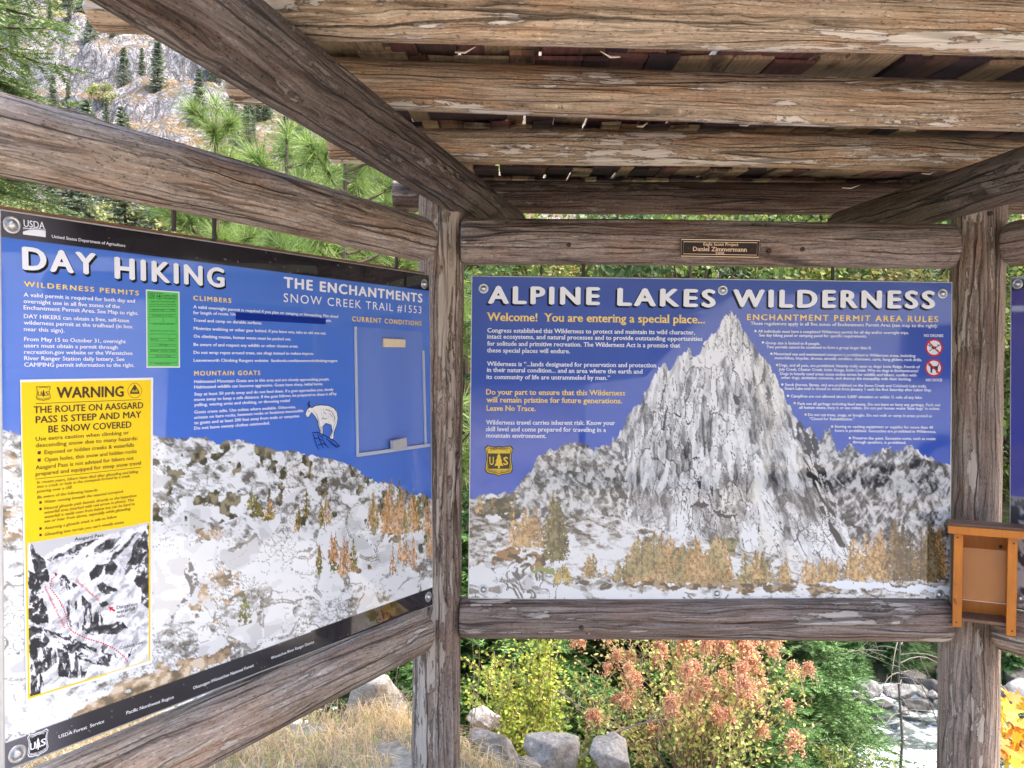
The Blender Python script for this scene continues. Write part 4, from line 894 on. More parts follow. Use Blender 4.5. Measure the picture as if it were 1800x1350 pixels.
# ------------------------------------------------------------------ yellow warning poster
CP = [(34.4, 667.3), (268.5, 663.7), (266.7, 1165), (45, 1234.3)]
poster = empty('warning_poster', PL.w((.12, .75), .002), 'yellow warning poster with a black and white mountain photo, stuck on the left sign', 'poster')
PLc = np.array(poster.location)
def paint_poster():
    sh = Sheet(PL, CP, 200, 330); S, Z = sh.S, sh.Z
    sh.col[:] = srgb(238, 238, 236)
    sh.paint(sh.mask([(37, 671.5), (265.3, 668), (263.6, 1161), (48, 1229)], 0), srgb(250, 212, 16))
    ph = sh.mask([(46.7, 955), (261, 918.3), (260, 1161), (51.7, 1224.3)], 0)
    zz = lambda L_: [(x/3, 900+y/3) for x, y in L_]
    sh.paint(ph, srgb(206, 206, 208))
    mt = sh.mask(zz([(140,165),(215,238),(290,200),(400,165),(520,130),(640,100),(720,85),(783,55),(790,800),(150,990)]), .004) & ph
    n1 = stretch(facets(S, Z, 26, 74, R(32), 3, .8)); n2 = stretch(facets(S, Z, 80, 90, R(20), 5, .8)); n3 = stretch(facets(S, Z, 150, 34, R(2), 7, .5)); n4 = stretch(facets(S, Z, 60, 120, R(-34), 9, .7))
    sh.paint(mt, quant(stretch(.5*n1+.5*n2), [(0, srgb(176, 176, 180)), (.12, srgb(208, 208, 212)), (.35, srgb(228, 228, 232)), (.6, srgb(240, 240, 243))]))
    def dark(poly_, th_, f, jj=.006):
        mk = sh.mask(zz(poly_), jj) & ph & (f < th_); sh.paint(mk, quant(n2, [(0, srgb(50, 50, 54)), (.45, srgb(76, 76, 80)), (.75, srgb(112, 112, 116)), (.92, srgb(170, 170, 174))]))
    dark([(140,165),(180,205),(225,262),(245,330),(250,380),(185,345)], .97, n2); dark([(140,300),(200,330),(250,350),(200,400),(250,540),(270,590),(200,600),(150,560)], .80, n2)
    dark([(783,62),(745,120),(700,190),(655,280),(640,300),(665,330),(700,300),(720,330),(690,370),(740,400),(735,470),(783,500)], .95, n2)
    dark([(150,590),(230,620),(262,680),(230,730),(160,720)], .9, n2); dark([(155,720),(290,720),(300,800),(210,860),(240,960),(155,975)], .66, n3); dark([(300,720),(400,730),(470,800),(440,880),(320,860)], .60, n3)
    dark([(215,240),(330,195),(450,160),(520,140),(500,175),(420,205),(330,235),(260,262)], .62, n1, .003); dark([(330,240),(440,190),(560,150),(640,125),(590,190),(480,240),(400,275)], .46, n1, .003); dark([(450,300),(560,225),(650,150),(720,100),(690,170),(600,250),(520,310)], .48, n1, .003)
    dark([(465,330),(500,290),(535,300),(525,345),(480,360)], .93, n2); dark([(540,300),(585,265),(612,290),(598,330),(555,335)], .93, n2); dark([(510,385),(545,370),(600,405),(615,425),(560,435),(520,415)], .85, n2); dark([(520,480),(560,470),(578,485),(545,500)], .9, n2)
    dark([(300,345),(380,400),(440,430),(500,500),(560,560),(520,600),(460,630),(380,600),(340,520),(310,440)], .50, n3); dark([(440,600),(560,585),(640,570),(680,605),(610,652),(500,640)], .95, n2); dark([(265,310),(310,325),(420,380),(400,395),(300,345)], .7, n2)
    dark([(230,615),(330,640),(480,680),(600,735),(640,780),(560,830),(430,780),(300,690)], .44, n4)
    return sh
sp = paint_poster(); me = sp.mesh('poster_sheet', .0018, .0006); co_ = np.zeros(len(me.vertices)*3, np.float32); me.vertices.foreach_get('co', co_)
me.vertices.foreach_set('co', (co_.reshape(-1, 3)-PLc).ravel().astype(np.float32)); obj('poster_sheet', me, MAT['paper'], poster)
T = Text(PL, .0022)
for t, a, b, cp, bo, it in (('WARNING', (98.3, 699.7), (216.8, 696.9), 19.5, .034, 0), ('THE ROUTE ON AASGARD', (58, 726.5), (251.2, 717.5), 12.3, .026, 0), ('PASS IS STEEP AND MAY', (61.6, 743.8), (247.6, 733.6), 12.3, .026, 0), ('BE SNOW COVERED', (84, 760.4), (230.3, 751.4), 12.3, .026, 0),
    ('Use extra caution when climbing or', (61.6, 775), (225.6, 763.2), 7.2, .016, 0), ('descending snow due to many hazards:', (61.6, 786.4), (241.2, 773.2), 7.2, .016, 0), ('Exposed or hidden creeks & waterfalls', (77, 798.3), (234.6, 785), 7.2, .016, 0), ('Open holes, thin snow and hidden rocks', (77, 811.6), (239.3, 796), 7.2, .016, 0),
    ('Aasgard Pass is not advised for hikers not', (61.6, 825.3), (234, 807.8), 7.2, .016, 0), ('prepared and equipped for steep snow travel', (61.6, 836.7), (247, 816.5), 7.2, .016, 0), ('In recent years, hikers have died after glissading and falling', (64, 850.4), (241.7, 830.8), 5.2, .014, .15), ('into a crack or hole in the snowpack formed by a creek', (64, 858), (227.5, 838.6), 5.2, .014, .15),
    ('pouring over a cliff.', (64, 866.3), (126, 858.5), 5.2, .014, .15), ('Be aware of the following hazards:', (64.5, 876.5), (171, 863.2), 5.2, .014, .15), ('Water running beneath the seasonal snowpack', (76.5, 884.8), (216, 865.6), 5.2, .014, .15), ('Natural glissade path funnels directly to the hazardous', (76.5, 896), (238.9, 872.7), 5.2, .014, .15),
    ('waterfall area (marked with red arrow in photo). This', (76.5, 903.5), (234, 880.5), 5.2, .014, .15), ('waterfall is easily seen from below but can be hard to', (76.5, 911.3), (235.8, 887.6), 5.2, .014, .15), ('see or hear from above, especially while glissading', (76.5, 919), (228, 896), 5.2, .014, .15),
    ('Assuming a glissade track is safe to follow', (77, 931), (204.3, 910), 5.2, .014, .15), ("Glissading into terrain you can't visually assess", (77, 942), (216.8, 919.6), 5.2, .014, .15)): T.line(t, a, b, cp, INK, bo, italic=it)
T.stroke([(62, 709.4), (247.6, 702.3)], 1.0, INK); T.stroke([(61.1, 842.1), (246.4, 821.3)], 1.0, INK)
for x, y, r_ in ((287, 658, 12), (287, 713, 12), (297, 1027, 9), (297, 1075, 9), (297, 1220, 9), (297, 1268, 9)):
    x, y, r_ = x/4.22, 640+y/4.22, r_/4.22; T.poly([(x-r_, y-r_), (x+r_, y-r_-.6), (x+r_, y+r_-.6), (x-r_, y+r_)], INK)
shield(T, PL, 75.3, 691.5, 13.2, 13.5, INK, srgb(250, 212, 16), INK)
cx, cy = 236, 686.3; an = np.linspace(0, 2*np.pi, 25)[:-1]
T.stroke([(cx+12.4*math.cos(a)*(1-.15*(math.sin(a) < 0)*abs(math.sin(a))), cy+13*math.sin(a)) for a in an], .9, srgb(170, 70, 20), 0, True)
T.poly([(cx, cy-11), (cx+8, cy+2), (cx+8.5, cy+6), (cx-8.5, cy+6), (cx-8, cy+2)], INK); T.poly([(cx-6, cy+3), (cx-3, cy-2), (cx, cy+1), (cx+3, cy-3), (cx+6, cy+3)], srgb(200, 170, 30), .0002)
T.build('warning_lettering', poster)
T = Text(PL, .0022); KB = srgb(30, 30, 34); RD = srgb(214, 28, 66)
for t, a, b, cp in (('Aasgard Pass', (130, 950.7), (181, 942.7), 6), ('Dangerous', (204, 1070.7), (240.7, 1063.3), 6), ('waterfall', (204, 1078.7), (236, 1071.7), 6), ('hole', (204, 1086.7), (218, 1084), 6), ('Colchuck Lake', (209.3, 1141.7), (250, 1130.7), 5.2)): T = Text(PL, .0022); T.line(t, a, b, cp, KB, .014); T.build('photo_caption', poster)
for t, a, b in (('Unsafe Glissade Path', (131.5, 1021), (172.5, 1057.5)), ('Recommended Travel Route', (76, 1032), (111.5, 1105))): T = Text(PL, .0022); T.line(t, a, b, 4.6, RD, .008); T.build('photo_caption', poster)
T = Text(PL, .0022)
rt = np.array([(292,318),(292,335),(268,355),(262,400),(300,450),(325,490),(345,540),(355,600),(380,630),(450,665),(540,690),(600,720),(650,760),(672,790)], float)/3+[0, 900]
seg = np.linalg.norm(np.diff(rt, axis=0), axis=1); cu_ = np.concatenate([[0], np.cumsum(seg)])
for s_ in np.arange(0, cu_[-1], 4.4):
    q = [(np.interp(x, cu_, rt[:, 0]), np.interp(x, cu_, rt[:, 1])) for x in (s_, s_+1.3, s_+2.7)]; T.stroke(q, 2.0, RD)
T.build('route_marking', poster); T = Text(PL, .0022)
T.poly([(x/3, 900+y/3) for x, y in ((570, 500), (598, 500), (590, 507), (606, 518), (598, 526), (584, 514), (578, 524))], RD); T.build('red_arrow', poster); T = Text(PL, .0022)
T.stroke([(x/3, 900+y/3) for x, y in ((695, 715), (682, 748))], 1.2, KB); T.poly([(x/3, 900+y/3) for x, y in ((673, 770), (674, 744), (690, 750))], KB)
T.build('black_arrow', poster)

# ------------------------------------------------------------------ right sign, mostly beyond the frame
CR = [(1778, 489), (2350, 395), (2350, 1200), (1776, 1063)]
signR = empty('permit_area_trail_sign', PR.w((.8, .72)), 'blue and purple sign cut off at the right edge, behind the orange leaflet box', 'sign')
RC = np.array(signR.location); sh = Sheet(PR, CR, 160, 140); S, Z = sh.S, sh.Z
v = (Z.max()-Z)/(Z.max()-Z.min()); sh.col[:] = srgb(88, 82, 150)*(1-v[..., None])+srgb(44, 60, 160)*v[..., None]
sh.paint(sh.mask([(1770, 470), (2400, 370), (2400, 440), (1770, 513)], 0), srgb(60, 58, 62))
mk = v > .66+.05*fbm2(S*9, Z*2, 3, 4); sh.paint(mk, quant(stretch(facets(S, Z, 40, 40, .4, 5)), [(0, srgb(70, 70, 74)), (.35, srgb(130, 130, 132)), (.6, srgb(190, 190, 192))]))
me = sh.mesh('printed_panel', 0, .012); co_ = np.zeros(len(me.vertices)*3, np.float32); me.vertices.foreach_get('co', co_)
me.vertices.foreach_set('co', (co_.reshape(-1, 3)-RC).ravel().astype(np.float32)); obj('printed_panel', me, MAT['print'], signR)
edge_trim(PR, CR, signR, .001, .016); bolt(PR, 1789, 499, 9.2, signR, .0006); bolt(PR, 1793, 1052, 9.2, signR, .0006)

# ------------------------------------------------------------------ plaque
a = PM.st(1258, 441); plq = empty('memorial_plaque', PM.w(a, .074), 'small dark bronze plaque with copper border on the log above the peak sign', 'plaque')
QC = np.array(plq.location); MAT['bronze'] = plain('dark_bronze', (.045, .028, .022), .4, .5); MAT['copper'] = plain('pale_copper', (.95, .66, .44), .5, 0)
slab(PM, [(1189.5, 424), (1327, 426), (1325.5, 458.5), (1189, 456)], plq, 'plate', MAT['bronze'], .070, .0745, QC)
class P2(Plane): pass
T = Text(PM, .0752); CPR = srgb(226, 172, 128)
T.stroke([(1191, 426), (1325.5, 428), (1324.2, 456.8), (1190.6, 454.6)], 1.6, CPR, 0, True); T.stroke([(1195, 430), (1321.5, 431.8), (1320.4, 453), (1194.6, 450.8)], 1.0, CPR, 0, True)
T.line('Eagle Scout Project', (1229, 436.6), (1289, 437.4), 5.4, CPR, .02, True); T.line('Daniel Zimmermann', (1211, 445.8), (1304, 447), 7.4, CPR, .024, True); T.line('2000', (1249.5, 452.4), (1264.5, 452.6), 5, CPR, .02, True)
T.build('lettering', plq, MAT['copper'])
for px, py in ((1204, 440), (1312, 442)):
    mb = MB(); c0 = PM.w(PM.st(px, py), .0745)-QC; mb.tube([c0, c0+PM.n*.002, c0+PM.n*.003], [.005, .0045, .0025], 12); mb.build('screw', MAT['rod'], plq)

# ------------------------------------------------------------------ leaflet box on the right post
BY = 3.03
def bx(px, py, Y): return at_y(px, py, Y)
m, n, p = new_mat('orange_stained_wood'); tc = N(n, 'ShaderNodeTexCoord'); g = noise(n, tc.outputs['Object'], 12, 6, .6, (9, 9, .8)); g2 = noise(n, tc.outputs['Object'], 5, 4)
L(n, mixc(n, ramp(n, g2, [(.4, 0.), (.75, .5)]), mixc(n, g, (.50, .135, .006), (.76, .25, .012)), (.30, .085, .012)), p.inputs['Base Color']); p.inputs['Roughness'].default_value = .4; bump(n, p, g, .4, .003); MAT['orange'] = m; p.inputs['Roughness'].default_value = .45
MAT['orange_dark'] = plain('weathered_orange_wood', (.22, .12, .07), .75, var=.4, scale=25, bmp=.4)
box = empty('leaflet_box', bx(1731, 1000, BY), 'open orange wooden leaflet box with small roof, screwed to the right post', 'box')
BC = np.array(box.location); box.rotation_euler = (0, 0, R(-25))
sc_ = BY/FPX
xc = bx(1731, 1000, BY)[0]; x0, x1 = xc-.101, xc+.101; zt, zb = bx(1735, 934, BY)[2], bx(1735, 1107, BY)[2]; dp = .125; sw = 15*sc_
rl = .010                                                      # hangs a touch crooked
def part(nm, lo, hi, mat, rot=0.0):
    mb = MB(); lo = np.array(lo); hi = np.array(hi); ce = (lo+hi)/2
    M = Matrix.Translation(Vector(ce-BC)) @ Matrix.Rotation(rot, 4, 'X')
    mb.box(lo-ce, hi-ce, M=M); o = mb.build(nm, mat, box); bv = o.modifiers.new('b', 'BEVEL'); bv.width = .0022; bv.segments = 2; return o
part('side_board', (x0+.001, BY+.012, zb), (x0+.015, BY+dp, zt), MAT['orange_dark']); part('side_board', (x1-.015, BY+.012, zb-.006), (x1-.001, BY+dp, zt), MAT['orange'])
part('front_stile', (x0, BY-.003, zb-.001), (x0+sw, BY+.0115, zt), MAT['orange']); part('front_stile', (x1-sw, BY-.003, zb-.010), (x1, BY+.0115, zt-.004), MAT['orange'])
part('back_board', (x0+.0155, BY+dp-.014, zb+.03), (x1-.0155, BY+dp, zt), MAT['orange'])
part('bottom_shelf', (x0+.0155, BY+.013, zb+.018), (x1-.0155, BY+dp-.0145, zb+.030), MAT['orange_dark'])
part('roof_board', (x0-.022, BY-.024, zt+.002), (x1+.03, BY+dp+.012, zt+.020), MAT['orange_dark'], -.06); part('roof_edge', (x0-.0215, BY-.037, zt-.012), (x1+.0295, BY-.0245, zt+.016), MAT['orange'])
m, n, p = new_mat('scratched_acrylic'); p.inputs['Base Color'].default_value = (.62, .27, .09, 1); p.inputs['Roughness'].default_value = .2; p.inputs['Alpha'].default_value = .32; MAT['acrylic'] = m
part('acrylic_sheet', (x0+sw+.0005, BY+.03, bx(1735, 1061, BY)[2]), (x1-.0165, BY+.034, bx(1735, 968, BY)[2]), MAT['acrylic'])
part('acrylic_edge', (x0+sw+.0005, BY+.0295, bx(1735, 1061, BY)[2]-.002), (x1-.0165, BY+.0345, bx(1735, 1061, BY)[2]-.0002), plain('acrylic_edge', (.85, .66, .5), .3))
for k, (dx_, h0, h1) in enumerate(((.003, .085, .105), (.006, .082, .101), (.009, .088, .103), (.0105, .080, .098), (.005, .150, .160))):
    ms_ = MB(); a_ = np.array([x0+dx_, BY-.0033, zb+h1])-BC; b_ = np.array([x0+dx_+.003, BY-.0033, zb+h0])-BC; ms_.tube([a_, b_], .0007, 4); ms_.build('scratch_mark', MAT['rod'], box)
for x_, z_ in ((x0+.012, zt-.03), (x1-.012, zt-.035), (x0+.013, zb+.016), (x1-.012, zb+.008)):
    ms_ = MB(); q_ = np.array([x_, BY-.003, z_])-BC; ms_.tube([q_+[0, .002, 0], q_-[0, .0012, 0]], .0032, 10); ms_.build('screw', MAT['rod'], box)
mb = MB(); c0 = bx(1730, 957, BY+dp-.0145); mb.tube([c0-BC, c0-BC+[0, -.003, 0]], .006, 10); mb.build('screw', MAT['rod'], box)
# ------------------------------------------------------------------ ground, river, mountain
def yedge(x): return 4.05-.85*sstep(-.7, .2, x)
def gh(x, y):
    e = y-yedge(x)
    slope = np.where(e > 0, -.55*e-.05*np.sin(e*2), 0)
    slope = np.where(y > 3.1, -.14*(np.minimum(y, yedge(x))-3.1), 0)+slope
    near = np.maximum(slope, -4.35)
    far = -4.35+np.maximum(0, y-13.6)*.42*np.where(y < 18, 1.0, 1.0)
    far = np.where(y > 18, -4.35+4.4*.42+(y-18)*.30, far)
    h = np.where(y > 12, np.maximum(near, far), near)
    b = np.clip(-y-9, 0, None); h = h+.42*b*(1-.3*sstep(0, 80, b))          # unseen slope added behind the camera to darken the sign reflections
    h = h+.45*np.clip(x-16, 0, 120)*(1-sstep(30, 60, y))  # unseen rise added on the right, blocks bright horizon from the left sign
    h = h+.05*(fbm2(x*1.1, y*1.1, 3, 2)-.5)*sstep(.5, 1.5, np.abs(y-1.5))+np.where(y > 4.2, .30*(fbm2(x*.8, y*.8, 4, 5)-.5), 0)
    return h
def grid_mesh(name, xs, ys, f, color=None, smooth=True):
    X, Y = np.meshgrid(xs, ys, indexing='xy'); Z = f(X, Y)
    nx, ny = len(xs), len(ys); i, j = np.meshgrid(np.arange(ny-1), np.arange(nx-1), indexing='ij')
    Q = np.stack([i*nx+j, i*nx+j+1, (i+1)*nx+j+1, (i+1)*nx+j], -1).reshape(-1, 4)
    V = np.stack([X, Y, Z], -1).reshape(-1, 3)
    return mesh_np(name, V, [Q], None if color is None else color(X, Y, Z).reshape(-1, 3), smooth)
def far_f(x, y): return np.where(y > 70, np.minimum(gh(x, np.minimum(y, 70.)), 12), gh(x, y))
xs = np.concatenate([-np.geomspace(900, 9.2, 40), np.arange(-9, 9.01, .09), np.geomspace(9.2, 900, 40)])
ys = np.concatenate([-np.geomspace(600, 3.2, 34), np.arange(-3, 15, .09), np.geomspace(15.1, 900, 60)])
m, n, p = new_mat('dry_grassy_soil'); ge = N(n, 'ShaderNodeNewGeometry'); po = ge.outputs['Position']
a = noise(n, po, 3.0, 8, .65); b = noise(n, po, 26, 6, .7); d_ = noise(n, po, .5, 4)
c = ramp(n, a, [(.3, (.25, .215, .175)), (.5, (.40, .355, .30)), (.7, (.50, .455, .395))])
c = mixc(n, .8, c, ramp(n, b, [(.3, .45), (.5, 1.), (.7, 1.4)]), 'MULTIPLY')
sx = N(n, 'ShaderNodeSeparateXYZ'); L(n, po, sx.inputs[0])
fy = ramp(n, math_(n, 'MULTIPLY', math_(n, 'SUBTRACT', sx.outputs[1], 4.0), .25), [(.1, 0.), (.6, 1.)])
c = mixc(n, fy, c, mixc(n, ramp(n, a, [(.4, 0.), (.6, 1.)]), (.035, .045, .018), (.10, .085, .055)))
back = ramp(n, math_(n, 'MULTIPLY', math_(n, 'ADD', sx.outputs[1], 9.5), -.2), [(.0, 0.), (.5, 1.)])
c = mixc(n, back, c, mixc(n, ramp(n, noise(n, po, .12, 6, .7), [(.4, 0.), (.6, 1.)]), (.018, .028, .012), (.06, .075, .035)))
L(n, c, p.inputs['Base Color']); p.inputs['Roughness'].default_value = .95; p.inputs['Specular IOR Level'].default_value = .1; bump(n, p, b, .8, .03)
g_ = obj('ground', grid_mesh('ground', xs, ys, far_f), m); tag(g_, kind='structure')
# river
def rv(x, y): return -3.93+.16*(fbm2(x*.9+y*.3, y*1.6, 3, 31)-.5)+.20*np.abs(fbm2(x*1.5, y*2.4, 4, 33)-.5)+.03*fbm2(x*9, y*9, 2, 3)
m, n, p = new_mat('white_water'); ge = N(n, 'ShaderNodeNewGeometry'); po = ge.outputs['Position']
a = noise(n, po, 1.0, 7, .68, (.8, 1.7, 1.), 2.0, .8); b = noise(n, po, 7, 6, .7, (1, 1.6, 1), 1.0, .6)
f = ramp(n, math_(n, 'ADD', math_(n, 'MULTIPLY', a, .75), math_(n, 'MULTIPLY', b, .3)), [(.49, 0.), (.54, .55), (.60, 1.)])
L(n, mixc(n, f, mixc(n, b, (.02, .032, .03), (.09, .11, .10)), (.70, .74, .76)), p.inputs['Base Color'])
p.inputs['Specular IOR Level'].default_value = .25; L(n, ramp(n, f, [(0, .3), (1, .7)]), p.inputs['Roughness']); bump(n, p, b, .6, .05)
r_ = obj('river', grid_mesh('river', np.arange(-14, 16, .07), np.arange(10.2, 14.6, .05), rv), m); tag(r_, kind='structure')
# mountain side
def mh(x, y):
    t = y-56+14*(fbm2(x*.012, y*.01, 3, 41)-.5)-.06*x
    z = 6+.62*np.maximum(t, -10)
    n1 = fbm2(x*.022, y*.03, 5, 42); z = z+15*(n1-.5)
    st = 7.5; u = (z+3.5*(fbm2(x*.05, y*.05, 4, 43)-.5)*2)/st; fr = u-np.floor(u)
    zt = st*(np.floor(u)+sstep(.62, .98, fr)*.8+.2*fr)
    k = sstep(.32, .62, fbm2(x*.016+3, y*.02, 4, 44))
    z = z+(zt-z)*k*.65
    z = z+4.6*(fbm2(x*.13, y*.17, 5, 45)-.5)+2.2*(np.abs(fbm2(x*.35, y*.4, 3, 46)-.5)*2-.3)*k
    return z
xm = np.concatenate([np.arange(-330, -190, 4.), np.arange(-190, -10, .62), np.arange(-10, 60, 2.), np.arange(60, 420, 6.)])
ym = np.concatenate([np.arange(52, 250, .72), np.arange(250, 520, 6.)])
m, n, p = new_mat('granite_mountainside'); ge = N(n, 'ShaderNodeNewGeometry'); po = ge.outputs['Position']
sx = N(n, 'ShaderNodeSeparateXYZ'); L(n, ge.outputs['Normal'], sx.inputs[0])
a = noise(n, po, .35, 8, .65); b = noise(n, po, 1.3, 6, .7, (1.2, 1.2, .6)); c0 = noise(n, po, .06, 5, .6)
vo = N(n, 'ShaderNodeTexVoronoi', feature='DISTANCE_TO_EDGE'); vo.inputs['Scale'].default_value = .38
wp = N(n, 'ShaderNodeVectorMath', operation='ADD'); L(n, po, wp.inputs[0]); wn = N(n, 'ShaderNodeTexNoise'); wn.inputs['Scale'].default_value = .5; wn.inputs['Detail'].default_value = 5; L(n, po, wn.inputs['Vector'])
ws = N(n, 'ShaderNodeVectorMath', operation='SCALE'); L(n, wn.outputs['Color'], ws.inputs[0]); ws.inputs['Scale'].default_value = 5; L(n, ws.outputs[0], wp.inputs[1]); L(n, wp.outputs[0], vo.inputs['Vector'])
ck1 = noise(n, po, .42, 6, .6, (1.3, 1.3, .55), 3.0, .9); ck1 = math_(n, 'ABSOLUTE', math_(n, 'SUBTRACT', ck1, .5)); ck2 = noise(n, po, 1.15, 5, .6, (1.4, 1.4, .5), 9.0, .7); ck2 = math_(n, 'ABSOLUTE', math_(n, 'SUBTRACT', ck2, .5))
crk = math_(n, 'MULTIPLY', ramp(n, ck1, [(.0, .42), (.02, .8), (.05, 1.)]), ramp(n, ck2, [(.0, .5), (.02, .85), (.045, 1.)]))
rock = ramp(n, b, [(.28, (.17, .15, .145)), (.43, (.34, .31, .295)), (.58, (.49, .455, .43)), (.74, (.64, .60, .575))]); rock = mixc(n, ramp(n, a, [(.35, .0), (.65, .55)]), rock, mixc(n, b, (.28, .24, .235), (.52, .45, .44)))
rock = mixc(n, .85, rock, crk, 'MULTIPLY')
grs = ramp(n, b, [(.30, (.12, .115, .055)), (.43, (.27, .20, .11)), (.54, (.35, .25, .155)), (.64, (.34, .17, .085))])
grs = mixc(n, ramp(n, c0, [(.5, 0.), (.62, .8)]), grs, (.13, .145, .06))
f = ramp(n, math_(n, 'ADD', sx.outputs[2], math_(n, 'ADD', math_(n, 'MULTIPLY', math_(n, 'SUBTRACT', a, .5), .9), math_(n, 'MULTIPLY', math_(n, 'SUBTRACT', b, .5), .9))), [(.58, 0.), (.74, 1.)])
spk = ramp(n, noise(n, po, .9, 5, .7), [(.56, 0.), (.62, 1.)])
c = mixc(n, f, rock, mixc(n, spk, grs, (.46, .44, .44)))
L(n, c, p.inputs['Base Color']); p.inputs['Roughness'].default_value = .95; p.inputs['Specular IOR Level'].default_value = .1
bump(n, p, math_(n, 'ADD', b, math_(n, 'MULTIPLY', crk, .6)), 1.0, .9)
mt = obj('mountain', grid_mesh('mountain', xm, ym, mh, smooth=False), m); tag(mt, kind='structure')

# ------------------------------------------------------------------ plants
def blade_tris(P, D, ln, wd, up=None, rs=None):
    "thin triangles from points P along D"
    k = len(P); r = rs.normal(size=(k, 3)); s_ = np.cross(D, r); s_ /= np.linalg.norm(s_, axis=1, keepdims=True)+1e-9
    s_ = s_*np.broadcast_to(np.asarray(wd), (k,))[:, None]*.5
    V = np.stack([P-s_, P+s_, P+D*np.broadcast_to(np.asarray(ln), (k,))[:, None]], 1).reshape(-1, 3)
    return V, np.arange(3*k).reshape(-1, 3)
def fir(seed, h, spread, whorls, per, twigs, needles, nl, nw, c0, c1, droop=.25, tr=.05, base=.08, bushy=.0):
    rs = np.random.default_rng(seed); tk = MB(); cr = MB()
    tk.tube([[0, 0, -.2], [.01*h*rs.normal()*.3, 0, h*.5], [0, .0, h]], [tr, tr*.6, .004*h*.3+.002], 8)
    allP, allD, allC, allL = [], [], [], []
    for wi in range(whorls):
        t = base+(1-base)*(wi+rs.uniform(-.3, .3))/whorls; t = min(max(t, .03), .985)
        z = h*t; ln = spread*(1-t)**.8*rs.uniform(.75, 1.1)+.05*spread
        a0 = rs.uniform(0, 6.28)
        for b in range(per):
            a = a0+6.283*b/per+rs.uniform(-.35, .35); l_ = ln*rs.uniform(.5, 1.2)
            s = np.linspace(0, 1, 7); rise = .30*(t-.3)
            X = l_*s; Zb = z+l_*(rise*s-droop*s*s+ .12*s**3)
            B = np.stack([X*math.cos(a), X*math.sin(a), Zb], 1); tk.tube(B, np.linspace(.010, .002, 7)*(.5+h*.25)*.8, 4)
            dB = np.array([math.cos(a), math.sin(a), 0]); sd = np.array([-math.sin(a), math.cos(a), 0])
            tone = rs.uniform(.6, 1.25)
            for ti in range(twigs):
                u = .12+.88*(ti+rs.uniform(0, 1))/twigs; P0 = np.array([np.interp(u, s, B[:, q]) for q in range(3)])
                sg = 1 if ti % 2 else -1; tl = (.40*l_*(1-u*.75)+.06*spread)*rs.uniform(.7, 1.15)
                D = dB*.75+sd*sg*.75+np.array([0, 0, rs.uniform(-.4, .3)]); D /= np.linalg.norm(D)
                v = np.linspace(.05, 1, needles); P = P0+D*tl*v[:, None]; P[:, 2] -= .18*tl*v**2
                e = np.cross(D, [0, 0, 1]); sides = np.where(np.arange(needles) % 2, 1, -1)[:, None]
                ND = D*.55+e*sides*.8+np.array([0, 0, 1])*rs.uniform(-.35, .45, (needles, 1)); ND /= np.linalg.norm(ND, axis=1, keepdims=True)
                allP.append(P); allD.append(ND); allL.append(np.full(needles, nl)*rs.uniform(.8, 1.2))
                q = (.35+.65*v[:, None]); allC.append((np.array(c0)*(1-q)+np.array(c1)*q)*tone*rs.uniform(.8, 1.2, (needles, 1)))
    P, D, C_, l_ = np.concatenate(allP), np.concatenate(allD), np.concatenate(allC), np.concatenate(allL)
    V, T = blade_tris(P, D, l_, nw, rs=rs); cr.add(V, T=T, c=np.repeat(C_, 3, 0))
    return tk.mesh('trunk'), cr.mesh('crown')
def pine(seed, h, n_br, spread, tuft_n=120, nl=.25, nw=.0055):
    rs = np.random.default_rng(seed); tk = MB(); cr = MB(); tips = []
    tk.tube([[0, 0, -.2], [.03, .02, h*.5], [0, 0, h]], [.055, .035, .010], 8); tips.append(([0, 0, h], [0, 0, 1.]))
    for i in range(n_br):
        t = .35+.63*i/n_br; a = rs.uniform(0, 6.28); l_ = spread*(1.05-t)**.6*rs.uniform(.6, 1.1); z = h*t
        s = np.linspace(0, 1, 6); B = np.stack([l_*s*math.cos(a), l_*s*math.sin(a), z+l_*(.15*s+.45*s*s)], 1)
        tk.tube(B, np.linspace(.016, .006, 6), 5); d = B[-1]-B[-2]; tips.append((B[-1], d))
        for k in range(rs.integers(2, 5)):
            u = rs.uniform(.4, .95); P = np.array([np.interp(u, s, B[:, q]) for q in range(3)]); a2 = a+rs.uniform(-1.2, 1.2); l2 = l_*rs.uniform(.2, .42)
            E = P+np.array([math.cos(a2)*l2, math.sin(a2)*l2, l2*rs.uniform(.2, .9)]); tk.tube([P, (P+E)/2-[0, 0, .02], E], [.008, .006, .005], 4); tips.append((E, E-P))
    for P, d in tips:
        d = np.array(d, float); d /= np.linalg.norm(d)+1e-9; k = tuft_n
        r = rs.normal(size=(k, 3)); r /= np.linalg.norm(r, axis=1, keepdims=True); D = d*rs.uniform(-.15, 1.0, (k, 1))+r*.75; D /= np.linalg.norm(D, axis=1, keepdims=True)
        D[:, 2] -= .05; P0 = np.array(P)-d*rs.uniform(0, .13, (k, 1))
        c = np.where(rs.random((k, 1)) < .5, [[.17, .26, .07]], [[.32, .42, .12]])*rs.uniform(.7, 1.3, (k, 1))*rs.uniform(.75, 1.15)
        V, T = blade_tris(P0, D, nl*rs.uniform(.7, 1.1, k), nw, rs=rs); cr.add(V, T=T, c=np.repeat(c, 3, 0))
    return tk.mesh('trunk'), cr.mesh('crown')
